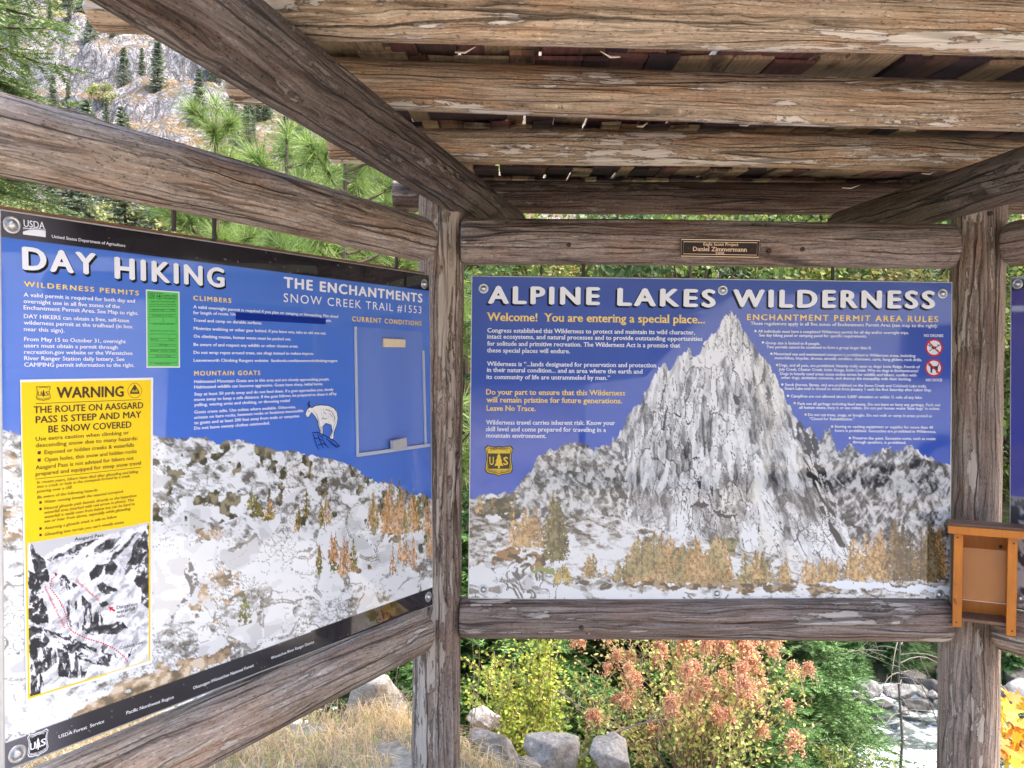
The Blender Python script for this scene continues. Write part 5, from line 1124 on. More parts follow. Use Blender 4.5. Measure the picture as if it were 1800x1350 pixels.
def leaf_quads(P, D, Nn, ln, wd):
    "small pointed leaves of six corners"
    k = len(P); D = D/(np.linalg.norm(D, axis=1, keepdims=True)+1e-9); s_ = np.cross(D, Nn); s_ /= np.linalg.norm(s_, axis=1, keepdims=True)+1e-9
    up = np.cross(s_, D); ln = np.broadcast_to(ln, (k,))[:, None]; wd = np.broadcast_to(wd, (k,))[:, None]
    V = np.stack([P, P+D*ln*.35+s_*wd*.5+up*wd*.12, P+D*ln*.75+s_*wd*.38+up*wd*.06, P+D*ln, P+D*ln*.75-s_*wd*.38+up*wd*.06, P+D*ln*.35-s_*wd*.5+up*wd*.12], 1).reshape(-1, 3)
    b = np.arange(k)[:, None]*6; Q = np.concatenate([b+[[0, 1, 2, 3]], b+[[0, 3, 4, 5]]])
    return V, Q
def broadleaf(seed, h, rad, clumps, per, ls, cols, trunk_r=.10):
    rs = np.random.default_rng(seed); tk = MB(); cr = MB()
    tk.tube([[0, 0, -.3], [.1*rs.normal(), .1*rs.normal(), h*.4], [.1, 0, h*.85]], [trunk_r, trunk_r*.7, trunk_r*.2], 7)
    for k in range(clumps):
        r = rs.normal(size=3); r /= np.linalg.norm(r); r *= rs.uniform(.45, 1.0)**.5
        C0 = np.array([r[0]*rad, r[1]*rad, h*.60+r[2]*h*.42])
        tk.tube([[0, 0, h*rs.uniform(.2, .55)], C0*[.55, .55, 1]-[0, 0, .1*h], C0], [trunk_r*.3, trunk_r*.16, .01], 4)
        cs = rs.uniform(.22, .42)*rad; P = C0+rs.normal(size=(per, 3))*cs*[.5, .5, .35]; D = rs.normal(size=(per, 3))+[0, 0, -.3]; Nn = rs.normal(size=(per, 3))+[0, 0, 1.2]
        c = np.array(cols[rs.integers(len(cols))])*rs.uniform(.7, 1.25)*rs.uniform(.75, 1.3, (per, 1))
        V, Q = leaf_quads(P, D, Nn, ls*rs.uniform(.7, 1.3, per), ls*.7*rs.uniform(.7, 1.2, per)); cr.add(V, Q=Q, c=np.repeat(c, 6, 0))
    return tk.mesh('trunk'), cr.mesh('crown')
def plant(name, meshes, loc, label, cat, group=None, rz=0., sc=1., mats=None, parts=('trunk', 'crown')):
    o = empty(name, loc, label, cat, group); o.rotation_euler = (0, 0, rz); o.scale = (sc, sc, sc)
    for nm, me, mm in zip(parts, meshes, mats or (MAT['bark'], MAT['needle'])): obj(nm, me, mm, o)
    return o
def g1(x, y): return float(gh(np.array([x*1.]), np.array([y*1.]))[0])
def m1(x, y): return float(mh(np.array([x*1.]), np.array([y*1.]))[0])
def px_x(px, Y): return at_y(px, 640, Y)[0]

# young long-needled pines behind the left wall
P_A = pine(5, 5.9, 30, .9); P_B = pine(6, 5.2, 36, 1.15); P_C = pine(8, 4.6, 32, .95)
for ms, px, Y, top, rz, lb in ((P_A, 381, 7.2, 178, .4, 'young long-needled pine with its upright leader left of the log ends, against the granite slope'), (P_B, 608, 6.8, 150, 1.9, 'bushy young pine with bright tufts between the left log and the roof log ends'),
                               (P_C, 505, 8.4, 225, 3.1, 'slim young pine between its two bushier neighbours'), (P_B, 690, 8.6, 225, 4.4, 'young pine just left of the corner post, behind the roof log ends'), (P_C, 440, 9.6, 285, 5.2, 'small far pine peeping over the left log, lowest of the young pines')):
    x = px_x(px, Y); zt = at_y(px, top, Y)[2]; zg = g1(x, Y); h0 = {id(P_A): 5.9, id(P_B): 5.2, id(P_C): 4.6}[id(ms)]
    plant('young_pine', ms, (x, Y, zg), lb, 'pine tree', 'young pines behind the kiosk', rz, (zt-zg)/h0)
# the fir whose boughs reach in at the left edge
F_big = fir(11, 9.0, 1.75, 32, 9, 32, 34, .036, .012, (.055, .095, .026), (.15, .215, .065), .22, .13)
plant('fir_tree', F_big, (-3.95, 5.6, g1(-3.95, 5.6)), 'dark green fir tree at the left edge, its boughs reaching over the granite slope', 'fir tree', rz=.3)
# firs below and behind the middle sign
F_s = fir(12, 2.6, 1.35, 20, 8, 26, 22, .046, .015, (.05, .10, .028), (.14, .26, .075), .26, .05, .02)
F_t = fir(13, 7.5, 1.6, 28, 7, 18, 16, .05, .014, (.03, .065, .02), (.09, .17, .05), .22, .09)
for ms, x, Y, sc, rz, lb in ((F_s, 1.62, 7.3, 1.25, .2, 'bright green young fir right behind the orange seed-headed shrub'), (F_s, 2.35, 8.3, 1.30, 1.4, 'green young fir left of the rapids'), (F_s, .55, 7.4, 1.15, 2.6, 'green young fir between the yellow bush and the seed-headed shrub'),
                             (F_s, 6.3, 7.9, 1.25, 3.8, 'green young fir right of the right post'), (F_s, -.85, 6.4, .95, .9, 'shadowy young fir behind the boulder left of the corner post'), (F_s, 1.7, 5.9, .55, 2.2, 'low fir seedling below the seed-headed shrub by the river'), (F_s, -.1, 6.6, 1.0, 4.9, 'young fir in the gap right of the corner post'), (F_s, 1.15, 8.9, 1.5, 1.1, 'broad young fir standing behind the two firs by the seed-headed shrub'), (F_s, 2.35, 6.9, .8, 3.3, 'small young fir with bright tips at the right shoulder of the seed-headed shrub')):
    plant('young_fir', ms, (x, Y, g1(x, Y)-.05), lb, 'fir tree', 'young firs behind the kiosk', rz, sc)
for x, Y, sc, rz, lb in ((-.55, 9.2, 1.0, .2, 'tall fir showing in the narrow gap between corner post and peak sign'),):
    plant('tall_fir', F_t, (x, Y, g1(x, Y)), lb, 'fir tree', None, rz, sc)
for x, Y, sc, rz in ((6.0, 14.7, .40, 1.3), (7.0, 15.0, .5, .3), (7.8, 14.6, .36, 2.6), (5.2, 14.5, .5, 5.3), (8.6, 14.4, .55, .7), (6.6, 15.6, .7, .3), (7.4, 16.2, .8, 2.0), (8.3, 15.8, .75, 3.9), (9.6, 15.2, .8, 5.0), (5.6, 16.0, .8, 1.2), (4.6, 15.5, .7, 4.4), (10.6, 15.9, .9, .8)):
    plant('bank_fir', F_s, (x, Y, g1(x, Y)-.15), 'young fir growing low along the far river bank', 'fir tree', 'young firs along the far river bank', rz, sc)
# wood on the far bank
YG = [(.16, .22, .04), (.22, .27, .055), (.12, .18, .04), (.28, .26, .06)]; DG = [(.055, .10, .03), (.08, .13, .04), (.10, .15, .045)]
B1 = broadleaf(21, 8.0, 2.6, 80, 170, .12, YG); B2 = broadleaf(22, 7.0, 2.4, 75, 170, .12, DG+YG[:1]); B3 = broadleaf(23, 6.0, 2.5, 70, 160, .12, [(.20, .20, .06), (.30, .25, .07), (.14, .18, .05)])
F_m = fir(14, 9.0, 2.0, 22, 6, 10, 9, .10, .030, (.035, .06, .025), (.085, .13, .045), .22, .12)
rs = np.random.default_rng(31)
FB = [(-3.2, 15.5, B3, 'yellow'), (-5.6, 19, B1, 'green'), (-4.4, 22, B3, 'yellow'), (-7.2, 21, B3, 'yellow'), (-6.4, 27, B1, 'green'), (-2.6, 23.5, B1, 'green'), (-2.2, 19, B1, 'green'), (.6, 18.5, B1, 'green'), (2.6, 21, F_m, 'dark'), (3.6, 17.5, B2, 'green'), (5.8, 20, B1, 'green'), (7.4, 18, B3, 'yellow'), (9.2, 20.5, B2, 'green'), (11.0, 18, B1, 'green'), (12.6, 22, F_m, 'dark'), (14.5, 19, B3, 'yellow'), (1.4, 26, B3, 'yellow'), (7.5, 27, F_m, 'dark'), (16.5, 26, F_m, 'dark'), (11.5, 29, B1, 'green'), (4.6, 30, B2, 'green'), (-1.0, 29, F_m, 'dark'), (20, 24, B1, 'green')]
NMF = {'yellow': ('yellowing_tree', 'yellowing leafy tree in the wood across the river'), 'green': ('leafy_tree', 'bright green leafy tree in the wood across the river'), 'dark': ('dark_conifer', 'dark conifer standing in the wood across the river')}
for x, Y, ms, kd in FB:
    nm, lb = NMF[kd]
    plant(nm, ms, (x, Y, g1(x, Y)-.1), lb, 'tree', 'trees of the wood across the river: '+kd, rs.uniform(0, 6.28), rs.uniform(.85, 1.2), (MAT['bark'], MAT['needle'] if kd == 'dark' else MAT['leaf']))
# conifers and brush on the granite slope
Cf = [fir(50+k, 8.0, 1.5 if k < 2 else 2.1, 22, 6, 6, 6, .26, .13, (.11, .13, .08), (.20, .235, .145), .2, .12) for k in range(3)]  # needle colours lightened to stand in for distance haze
Br = [broadleaf(60+k, 2.6, 1.7, 22, 40, .30, [(.30, .31, .11), (.36, .33, .13), (.22, .25, .10)], .05) for k in range(2)]
cnt = 0
for k in range(2400):
    if cnt >= 230: break
    Y = rs.uniform(34, 215) if k % 3 else rs.uniform(34, 90); px = rs.uniform(-120, 800); x = px_x(px, Y); z = max(m1(x, Y), g1(x, min(Y, 70)) if Y < 62 else -99); d = np.array([x, Y, z-EYE]); py = 675-FPX*(d@UP)/(d@FW)
    if not (-120 < py < 450): continue
    dens = .40+.6*sstep(200, 380, py)
    if fbm2(np.array(x*.05), np.array(Y*.05), 2, 88) > .58 and py < 200: continue
    if rs.random() > dens*(1 if py > 200 else 1.4): continue
    bush = rs.random() < (.25+.5*(py > 300))
    if bush: plant('slope_bush', Br[cnt % 2], (x, Y, z-.3), 'yellow green brush patch on the far granite slope', 'bush', 'brush patches on the granite slope', rs.uniform(0, 6.28), rs.uniform(.6, 1.3), (MAT['bark'], MAT['leaf']))
    else: plant('slope_conifer', Cf[cnt % 3], (x, Y, z-.4), 'small conifer growing among the rocks of the far granite slope', 'conifer', 'conifers on the granite slope', rs.uniform(0, 6.28), rs.uniform(.32, .8)*(1.35 if py > 300 else 1))
    cnt += 1

k2 = 0
for k in range(1500):
    if k2 >= 48: break
    Y = rs.uniform(75, 200); px = rs.uniform(-40, 520); x = px_x(px, Y); z = m1(x, Y); d = np.array([x, Y, z-EYE]); py = 675-FPX*(d@UP)/(d@FW)
    if not (-40 < py < 310) or m1(x, Y-1.2) < z-2.0: continue
    plant('slope_conifer', Cf[k2 % 3], (x, Y, z-.3), 'small conifer growing among the rocks of the far granite slope', 'conifer', 'conifers on the granite slope', rs.uniform(0, 6.28), rs.uniform(.25, .75)); k2 += 1

# ------------------------------------------------------------------ shrubs in front of the river
def shrub(seed, h, rad, stems, leaves, ls, cols, lean=.5):
    rs = np.random.default_rng(seed); st = MB(); lf = MB(); tips = []
    for i in range(stems):
        a = rs.uniform(0, 6.28); r = rad*math.sqrt(rs.uniform(.02, 1)); hh = h*(1-.45*(r/rad)**2)*rs.uniform(.75, 1.05)
        s = np.linspace(0, 1, 8); B = np.stack([math.cos(a)*r*(.15+.85*s**1.3), math.sin(a)*r*(.15+.85*s**1.3), hh*s**.85], 1)+np.stack([.03*np.sin(s*7+i), .03*np.cos(s*6+i), 0*s], 1)
        st.tube(B, np.linspace(.006, .0018, 8), 4, (.22, .15, .09)); tips.append(B[-1])
        for b in range(5):
            u = rs.uniform(.3, .95); P = np.array([np.interp(u, s, B[:, q]) for q in range(3)]); a2 = rs.uniform(0, 6.28); l2 = rs.uniform(.12, .28)*h
            E = P+np.array([math.cos(a2)*l2*.8, math.sin(a2)*l2*.8, l2*.6]); st.tube([P, (P+E)/2+[0, 0, .01], E], [.003, .002, .001], 3, (.25, .17, .10)); tips.append(E)
            k = max(2, leaves//6); v = rs.uniform(0, 1, (k, 1)); PP = P+(E-P)*v+rs.normal(size=(k, 3))*.018
            D = rs.normal(size=(k, 3))+[0, 0, -.15]; c = np.array(cols[rs.integers(len(cols))])*rs.uniform(.7, 1.3, (k, 1)); Vv, Q = leaf_quads(PP, D, rs.normal(size=(k, 3))+[0, -.4, 1], ls*rs.uniform(.6, 1.2, k), ls*.75*rs.uniform(.7, 1.1, k)); lf.add(Vv, Q=Q, c=np.repeat(c, 6, 0))
        k = leaves; v = rs.uniform(.25, 1, k); PP = np.stack([np.interp(v, s, B[:, q]) for q in range(3)], 1)+rs.normal(size=(k, 3))*.03
        c = np.array(cols[rs.integers(len(cols))])*rs.uniform(.7, 1.3, (k, 1)); Vv, Q = leaf_quads(PP, rs.normal(size=(k, 3)), rs.normal(size=(k, 3))+[0, -.4, 1], ls*rs.uniform(.6, 1.2, k), ls*.75*rs.uniform(.7, 1.1, k)); lf.add(Vv, Q=Q, c=np.repeat(c, 6, 0))
    return st.mesh('stems'), lf.mesh('leaves'), np.array(tips)
MAT['stem'] = leafmat('stem', 0.0)
SH = shrub(71, 1.20, .86, 50, 52, .027, [(.46, .48, .12), (.40, .46, .13), (.46, .43, .13), (.30, .38, .11), (.50, .40, .16)])
x, Y = 1.10, 5.0
ocean = plant('seed_headed_shrub', SH[:2], (x, Y, g1(x, Y)-.06), 'wide shrub with hanging orange seed heads and small yellow green leaves', 'shrub', mats=(MAT['stem'], MAT['leaf']), parts=('stems', 'leaves'))
heads = []
for k in range(3):
    rs2 = np.random.default_rng(80+k); mb = MB()
    for b in range(9):
        a = rs2.uniform(0, 6.28); E = np.array([math.cos(a)*.035, math.sin(a)*.035, -.055-.05*rs2.random()]); s = np.linspace(0, 1, 5)[:, None]
        B = E*s+np.array([0, 0, .04])*np.sin(s*2.6); mb.tube(B, [.0018, .0015, .0012, .001, .0008], 3, (.30, .14, .07))
        kk = 42; v = rs2.uniform(.1, 1, kk); P = np.stack([np.interp(v, s[:, 0], B[:, q]) for q in range(3)], 1)+rs2.normal(size=(kk, 3))*.010
        Vv, Q = leaf_quads(P, rs2.normal(size=(kk, 3)), rs2.normal(size=(kk, 3)), .011, .009); mb.add(Vv, Q=Q, c=np.repeat(np.array([[.72, .41, .26]])*rs2.uniform(.65, 1.35, (kk, 1)), 6, 0))
    heads.append(mb.mesh('seed_head'))
tp = SH[2]; order = np.argsort(-tp[:, 2]); pick = np.concatenate([order[:90][::2], order[90:300][::5]])
for k, i in enumerate(pick):
    o = obj('seed_head', heads[k % 3], MAT['leaf'], ocean, tp[i]); o.scale = [rs.uniform(.7, 1.35)]*3; o.rotation_euler = (0, 0, rs.uniform(0, 6.28))
SY = shrub(72, 1.15, .42, 30, 90, .027, [(.44, .48, .075), (.38, .46, .08), (.30, .40, .07), (.50, .46, .09)])
x, Y = .085, 5.1; plant('yellow_leafed_bush', SY[:2], (x, Y, g1(x, Y)-.05), 'round-leafed lime yellow bush just right of the corner post', 'bush', mats=(MAT['stem'], MAT['leaf']), parts=('stems', 'leaves'))
SG = shrub(73, .6, .45, 16, 34, .034, [(.10, .17, .04), (.16, .24, .05), (.24, .28, .06)])
for x, Y, sc, rz, lb in ((.52, 5.7, 1.2, .3, 'green bush between the yellow bush and the seed-headed shrub'), (1.95, 4.75, .7, 1.7, 'low green bush at the river side of the seed-headed shrub'), (-.75, 4.75, .45, 2.5, 'small yellow green sprig growing against the boulder left of the corner post')):
    plant('green_bush', SG[:2], (x, Y, g1(x, Y)-.04), lb, 'bush', None, rz, sc, (MAT['stem'], MAT['leaf']), ('stems', 'leaves'))
# orange maple at the lower right
def maple(seed):
    rs = np.random.default_rng(seed); st = MB(); lf = MB()
    out = [(0,0),(.16,.10),(.42,-.05),(.36,.20),(.55,.36),(.30,.42),(.26,.60),(.10,.55),(0,1.0),(-.10,.55),(-.26,.60),(-.30,.42),(-.55,.36),(-.36,.20),(-.42,-.05),(-.16,.10)]
    for i in range(9):
        a = rs.uniform(0, 6.28); E = np.array([math.cos(a)*.32, math.sin(a)*.30, rs.uniform(.12, .50)]); st.tube([[0, 0, -.1], E*.5+[0, 0, .08], E], [.007, .005, .002], 5, (.25, .12, .07))
        for k in range(16):
            P = E*rs.uniform(.35, 1.1)+rs.normal(size=3)*.06; D = rs.normal(size=3)*[1, 1, .5]+[0, -.3, -.5]; D /= np.linalg.norm(D); Nn = np.array([rs.normal()*.5, -1.0, .7])+rs.normal(size=3)*.3; s_ = np.cross(D, Nn); s_ /= np.linalg.norm(s_); L_ = rs.uniform(.07, .115)
            V = np.array([P+L_*(u*s_+v*D)+np.cross(s_, D)*L_*.12*abs(u) for u, v in out]); ce = P+D*L_*.35
            c = np.array([(.72, .36, .02), (.70, .46, .03), (.62, .24, .03), (.66, .50, .05), (.50, .48, .06)][rs.integers(5)])*rs.uniform(.8, 1.15)
            lf.add(np.vstack([V, [ce]]), T=[[16, q, (q+1) % 16] for q in range(16)], c=c)
    return st.mesh('stems'), lf.mesh('leaves')
x, Y = 2.56, 3.95; plant('orange_maple_bush', maple(5), (x, Y, at_y(1800, 1375, Y)[2]-.05), 'orange and yellow maple bush at the right edge below the leaflet box', 'bush', mats=(MAT['stem'], MAT['leaf']), parts=('stems', 'leaves'), sc=1.0)
# bare dead sapling by the river
rs = np.random.default_rng(41); mb = MB(); x, Y = px_x(1592, 8.6), 8.6; z0 = g1(x, Y); ztop = at_y(1588, 1120, Y)[2]-z0
tr_ = [[0, 0, -.1], [.03, 0, ztop*.4], [-.02, 0, ztop*.75], [0, 0, ztop*1.25]]; mb.tube(tr_, [.017, .014, .011, .007], 6); trk = mb.mesh('trunk'); mb = MB()
for i in range(26):
    z = rs.uniform(.2, 1.2)*ztop; a = rs.uniform(0, 6.28); l_ = rs.uniform(.25, .75); s = np.linspace(0, 1, 7)
    B = np.stack([l_*s*math.cos(a), l_*s*math.sin(a), z+l_*(.35*s-.75*s**2.2)], 1); mb.tube(B, np.linspace(.007, .002, 7), 4)
    for k in range(3):
        u = rs.uniform(.3, .9); P = np.array([np.interp(u, s, B[:, q]) for q in range(3)]); mb.tube([P, P+rs.normal(size=3)*.09+[0, 0, -.05]], [.003, .001], 3)
plant('dead_sapling', (trk, mb.mesh('twigs')), (x, Y, z0), 'bare dead sapling with drooping twigs in front of the rapids', 'tree', mats=(MAT['twig'], MAT['twig']), parts=('trunk', 'twigs'))
for (px0, py0), (px1, py1), Y, r0, lb in (((1440, 1168), (1560, 1145), 7.0, .007, 'pale dead branch leaning over the young firs below the right end of the sign'), ((1655, 1290), (1600, 1175), 8.0, .006, 'thin bowed dead branch beside the right post'), ((1020, 1330), (1180, 1265), 4.5, .007, 'thin twig poking left out of the seed-headed shrub'), ((980, 1215), (1030, 1262), 4.6, .006, 'short bare twig between the yellow bush and the seed-headed shrub')):
    A, B = at_y(px0, py0, Y), at_y(px1, py1, Y); mb = MB(); rr = np.linspace(0, 1, 8)[:, None]; P = A+(B-A)*rr+np.array([0, 0, .10])*np.linalg.norm(B-A)*np.sin(rr*np.pi); A0 = P[0].copy(); mb.tube(P-A0, np.linspace(r0, r0*.3, 8), 5)
    for k in range(8):
        i = rs.integers(2, 7); q = P[i]-A0; mb.tube([q, q+rs.normal(size=3)*.10+(B-A)*.15], [r0*.4, r0*.12], 4)
    o = mb.build('dead_branch', MAT['twig'], None, loc=A0); tag(o, lb, 'branch', 'dead branches behind the kiosk')

# ------------------------------------------------------------------ boulders
m, n, p = new_mat('lichened_granite'); tc = N(n, 'ShaderNodeTexCoord'); oi = N(n, 'ShaderNodeObjectInfo'); ad = N(n, 'ShaderNodeVectorMath', operation='ADD'); L(n, tc.outputs['Object'], ad.inputs[0]); cb = N(n, 'ShaderNodeCombineXYZ'); L(n, math_(n, 'MULTIPLY', oi.outputs['Random'], 31.), cb.inputs[0]); L(n, cb.outputs[0], ad.inputs[1]); po = ad.outputs[0]
a = noise(n, po, 5, 8, .7); b = noise(n, po, 60, 4, .7); d_ = noise(n, po, 2, 5, .6)
c = ramp(n, a, [(.3, (.16, .13, .10)), (.5, (.36, .31, .255)), (.7, (.52, .46, .39))]); c = mixc(n, .8, c, ramp(n, b, [(.3, .45), (.5, 1.), (.7, 1.35)]), 'MULTIPLY'); c = mixc(n, ramp(n, d_, [(.55, 0.), (.68, .6)]), c, (.16, .11, .07))
L(n, c, p.inputs['Base Color']); p.inputs['Roughness'].default_value = .9; bump(n, p, math_(n, 'ADD', a, math_(n, 'MULTIPLY', b, .3)), .8, .03); MAT['rock'] = m
m2, n, p = new_mat('pale_river_rock'); tc = N(n, 'ShaderNodeTexCoord'); a = noise(n, tc.outputs['Object'], 3, 8, .7); L(n, ramp(n, a, [(.3, (.10, .09, .08)), (.5, (.20, .19, .175)), (.7, (.40, .38, .355))]), p.inputs['Base Color']); p.inputs['Roughness'].default_value = .7; bump(n, p, a, .8, .08); MAT['riverrock'] = m2
def boulder(seed, sx, sy, sz, nu=84, nv=52):
    u, v = np.meshgrid(np.linspace(0, 2*np.pi, nu, endpoint=False), np.linspace(.02, np.pi-.02, nv)); D = np.stack([np.sin(v)*np.cos(u), np.sin(v)*np.sin(u), np.cos(v)], -1)
    rs = np.random.default_rng(seed); r = np.full(u.shape, 1.0)
    for k in range(18):                                          # flat broken faces
        nn = rs.normal(size=3); nn /= np.linalg.norm(nn); dd = rs.uniform(.50, .88); q = D@nn; r = np.where(q > .05, np.minimum(r, dd/np.maximum(q, .05)), r)
    r = r*(1+.26*(fbm3(D[..., 0]*2.4+seed, D[..., 1]*2, D[..., 2]*2, 3, seed)-.5)+.06*(fbm3(D[..., 0]*8+seed, D[..., 1]*8, D[..., 2]*8, 2, seed)-.5))
    V = (D*r[..., None]*[sx, sy, sz]).reshape(-1, 3); i, j = np.meshgrid(np.arange(nv-1), np.arange(nu), indexing='ij'); j2 = (j+1) % nu
    Q = np.stack([i*nu+j, (i+1)*nu+j, (i+1)*nu+j2, i*nu+j2], -1).reshape(-1, 4)
    nb = len(V); V = np.vstack([V, [[0, 0, V[:nu, 2].mean()], [0, 0, V[-nu:, 2].mean()]]]); k = np.arange(nu); k2 = (k+1) % nu
    return mesh_np('boulder', V, [np.vstack([np.stack([k*0+nb, k, k2], 1), np.stack([k*0+nb+1, (nv-1)*nu+k2, (nv-1)*nu+k], 1)]), Q], None, True)
for sd_, px, py, Y, s, lb in ((1, 648, 1252, 4.45, (.22, .20, .24), 'grey boulder in dry grass left of the corner post'), (3, 705, 1290, 4.25, (.10, .1, .08), 'small grey stone at the foot of the boulder left of the corner post'), (2, 862, 1318, 4.0, (.155, .14, .13), 'rounded grey boulder right of the corner post'), (4, 968, 1322, 4.05, (.17, .15, .155), 'bigger grey boulder between the rounded one and the seed-headed shrub'), (5, 1075, 1335, 3.95, (.17, .13, .10), 'flat-topped grey boulder under the seed-headed shrub'), (6, 918, 1352, 3.8, (.10, .09, .07), 'pale stone lying low between the two grey boulders'), (7, 850, 1268, 4.6, (.12, .1, .08), 'weathered rock behind the corner post by the yellow bush')):
    o = obj('boulder', boulder(sd_, *s), MAT['rock'], None, at_y(px, py, Y)); o.rotation_euler = (0, .1, sd_); tag(o, lb, 'boulder', 'boulders behind the kiosk')
rs = np.random.default_rng(51); MAT['bankrock'] = plain('dark_wet_rock', (.06, .053, .047), .6, spec=.3, var=.6, scale=4, bmp=.8); RB = [boulder(20+k, 1, .9, .75, 36, 22) for k in range(5)]
RL = ['pale', 'dark', 'rounded', 'angular']
for k, (px, py, Y, s) in enumerate(((1578, 1218, 13.5, .30), (1527, 1212, 13.6, .30), (1612, 1238, 13.1, .22), (1652, 1216, 13.8, .34), (1604, 1190, 14.4, .28), (1664, 1246, 12.8, .20), (1640, 1222, 13.4, .14), (1628, 1200, 14.6, .22), (1500, 1240, 12.8, .4), (1690, 1190, 14.4, .5), (1588, 1250, 12.7, .14), (1790, 1225, 13.2, .5), (1540, 1250, 12.6, .16), (1800, 1196, 14, .4), (1552, 1238, 13, .18), (1664, 1196, 14.4, .26), (1616, 1216, 13.7, .2))):
    P = at_y(px, py, Y); o = obj('river_rock', RB[k % 5], MAT['riverrock'] if k in (0, 1, 6, 12) else MAT['bankrock'], None, (P[0], P[1], P[2])); o.scale = (s*1.15, s*.9, s*.75); o.rotation_euler = (0, 0, k*1.7)
    tag(o, 'pale rock lying beside the rapids' if k in (0, 1, 6, 12) else 'dark rock lying beside the rapids', 'rock', 'pale rocks along the rapids' if k in (0, 1, 6, 12) else 'dark rocks along the rapids')

# ------------------------------------------------------------------ dry grass
rs = np.random.default_rng(61); mb = MB(); k = 26000
X = rs.uniform(-2.9, 1.3, k); Yg = rs.uniform(3.3, 4.9, k); keep = (fbm2(X*2.2, Yg*2.2, 3, 9) > .36) & (rs.random(k) < np.where(X > .05, .02, 1)); X, Yg = X[keep], Yg[keep]; k = len(X); Zg = gh(X, Yg)
hh = rs.uniform(.035, .11, k)*(1+.6*(Yg > 3.9)); a = rs.uniform(0, 6.28, k); ln = rs.uniform(.2, 2.0, k); dx, dy = np.cos(a)*ln*hh, np.sin(a)*ln*hh; wv = rs.uniform(.0012, .0028, k); sx_, sy_ = -np.sin(a)*wv, np.cos(a)*wv
V = np.stack([np.stack([X-sx_, Yg-sy_, Zg-.01], 1), np.stack([X+sx_, Yg+sy_, Zg-.01], 1), np.stack([X+dx*.4+sx_*.8, Yg+dy*.4+sy_*.8, Zg+hh*.6], 1), np.stack([X+dx*.4-sx_*.8, Yg+dy*.4-sy_*.8, Zg+hh*.6], 1), np.stack([X+dx, Yg+dy, Zg+hh*np.clip(1-.42*ln, .12, 1)], 1)], 1).reshape(-1, 3)
b = np.arange(k)[:, None]*5; cg = np.array([[.84, .62, .35]])*rs.uniform(.6, 1.35, (k, 1))*np.where(rs.random((k, 1)) < .12, [[.5, .8, .4]], [[1, 1, 1]])
mb.add(V, T=b+[[3, 2, 4]], Q=b+[[0, 1, 2, 3]], c=np.repeat(cg, 5, 0)); g_ = mb.build('dry_grass', MAT['leaf']); tag(g_, 'straw-coloured dry grass on the ground behind the left wall', 'grass', kind='stuff')
# tall seeding stalks
for px0, py0, px1, py1, Y, lb in ((820, 1300, 830, 1125, 3.75, 'pale upright grass stalk just right of the corner post'), (822, 1310, 842, 1122, 3.8, 'pale grass stalk, second right of the corner post'), (838, 1260, 915, 1130, 3.85, 'pale grass stalk leaning right across the yellow bush'), (716, 1290, 704, 1215, 3.9, 'feathery dry grass plume left of the corner post'), (690, 1285, 612, 1208, 4.0, 'thin dry stalk leaning left in front of the boulder'), (880, 1345, 868, 1260, 3.7, 'thin brown stalk with a small seed head before the rounded boulder')):
    A, B = at_y(px0, py0, Y), at_y(px1, py1, Y); A[2] = min(A[2], g1(A[0], A[1])+.05); mb = MB(); s = np.linspace(0, 1, 7)[:, None]; P = (B-A)*s+np.array([.02, 0, .02])*np.sin(s*np.pi); mb.tube(P, np.linspace(.0024, .0012, 7), 4, (.55, .44, .26))
    if 'plume' in lb or 'head' in lb:
        kk = 90; v = rs.uniform(.72, 1.0, kk); PP = np.stack([np.interp(v, s[:, 0], P[:, q]) for q in range(3)], 1)+rs.normal(size=(kk, 3))*.014; Vv, Q = leaf_quads(PP, rs.normal(size=(kk, 3))+[0, 0, .5], rs.normal(size=(kk, 3)), .014, .005); mb.add(Vv, Q=Q, c=(.50, .40, .28))
    o = mb.build('grass_stalk', MAT['leaf'], None, loc=A); tag(o, lb, 'grass stalk', 'tall grass stalks by the corner post')

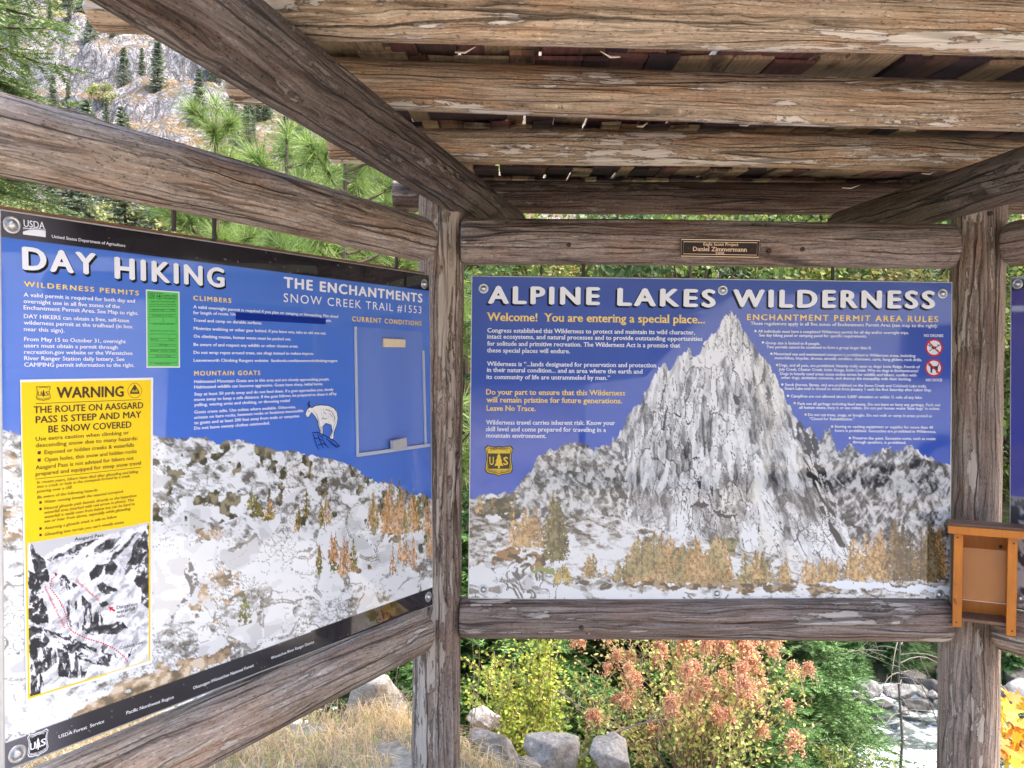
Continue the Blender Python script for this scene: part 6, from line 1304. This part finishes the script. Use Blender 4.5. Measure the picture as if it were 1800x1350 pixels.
# ------------------------------------------------------------------ the van mirrored in the middle sign
van = empty('parked_van', (3.55, -5.5, .04), 'pale van parked behind the viewer, seen as a reflection in the peak sign', 'van')
MAT['vanpaint'] = plain('white_van_paint', (.84, .86, .89), .25, var=.02); MAT['vanglass'] = plain('dark_van_glass', (.03, .035, .04), .08); MAT['tyre'] = plain('tyre_rubber', (.03, .03, .03), .8)
prof = [(-2.75, .35), (-2.75, 1.2), (-2.6, 1.28), (-2.0, 1.36), (-1.25, 2.28), (-.9, 2.42), (2.55, 2.46), (2.72, 2.3), (2.75, .35)]
from mathutils.geometry import tessellate_polygon
mb = MB(); k = len(prof); V = [(x, -.98, z) for x, z in prof]+[(x, .98, z) for x, z in prof]; V = [(x, y*(1-.10*max(0, z-1.3)), z) for x, y, z in V]
T0 = np.array(tessellate_polygon([[Vector((x, z, 0)) for x, z in prof]])); mb.add(V, T=np.vstack([T0, T0[:, ::-1]+k]), Q=[[i, (i+1) % k, k+(i+1) % k, k+i] for i in range(k)]); bo = mb.build('body', MAT['vanpaint'], van); bv = bo.modifiers.new('b', 'BEVEL'); bv.width = .06; bv.segments = 3
for nm, q in (('side_window', [(-1.55, 1.42), (-.35, 1.42), (-.35, 2.1), (-1.05, 2.1)]), ('side_window', [(-.2, 1.42), (1.1, 1.42), (1.1, 2.1), (-.2, 2.1)]), ('side_window', [(1.25, 1.42), (2.5, 1.42), (2.5, 2.1), (1.25, 2.1)])):
    for sg in (1, -1):
        if sg == 1 and q[0][0] < 1: continue
        f = lambda z: sg*(.985*(1-.10*max(0, z-1.3))+.004); mb = MB(); V = [(x, f(z), z) for x, z in q]+[(x, f(z)-sg*.02, z) for x, z in q]; mb.add(V, Q=[[0, 1, 2, 3], [7, 6, 5, 4]]+[[i, (i+1) % 4, 4+(i+1) % 4, 4+i] for i in range(4)]); mb.build(nm, MAT['vanglass'], van)
mb = MB(); V = [(-1.97, -.75, 1.43), (-1.97, .75, 1.43), (-1.30, .70, 2.24), (-1.30, -.70, 2.24)]; V = [(x-.012, y, z+.010) for x, y, z in V]+[(x+.02, y, z) for x, y, z in V]; mb.add(V, Q=[[0, 1, 2, 3], [7, 6, 5, 4]]+[[i, (i+1) % 4, 4+(i+1) % 4, 4+i] for i in range(4)]); mb.build('windscreen', MAT['vanglass'], van)
for x in (-1.75, 1.75):
    for y in (-.93, .93):
        mb = MB(); mb.tube([(x, y-.12, .36), (x, y+.12, .36)], .36, 24); wh = mb.build('wheel', MAT['tyre'], van); mb = MB(); mb.tube([(x, y-.125, .36), (x, y+.125, .36)], .21, 20); mb.build('rim', MAT['steel'], wh)
for x, y in ((-2.76, -.7), (-2.76, .7)): mb = MB(); mb.box((x-.012, y-.18, .85), (x+.03, y+.18, 1.08)); mb.build('headlight', MAT['plastic'], van)
mb = MB(); mb.box((-2.80, -.95, .38), (-2.765, .95, .62)); mb.build('bumper', MAT['tyre'], van)
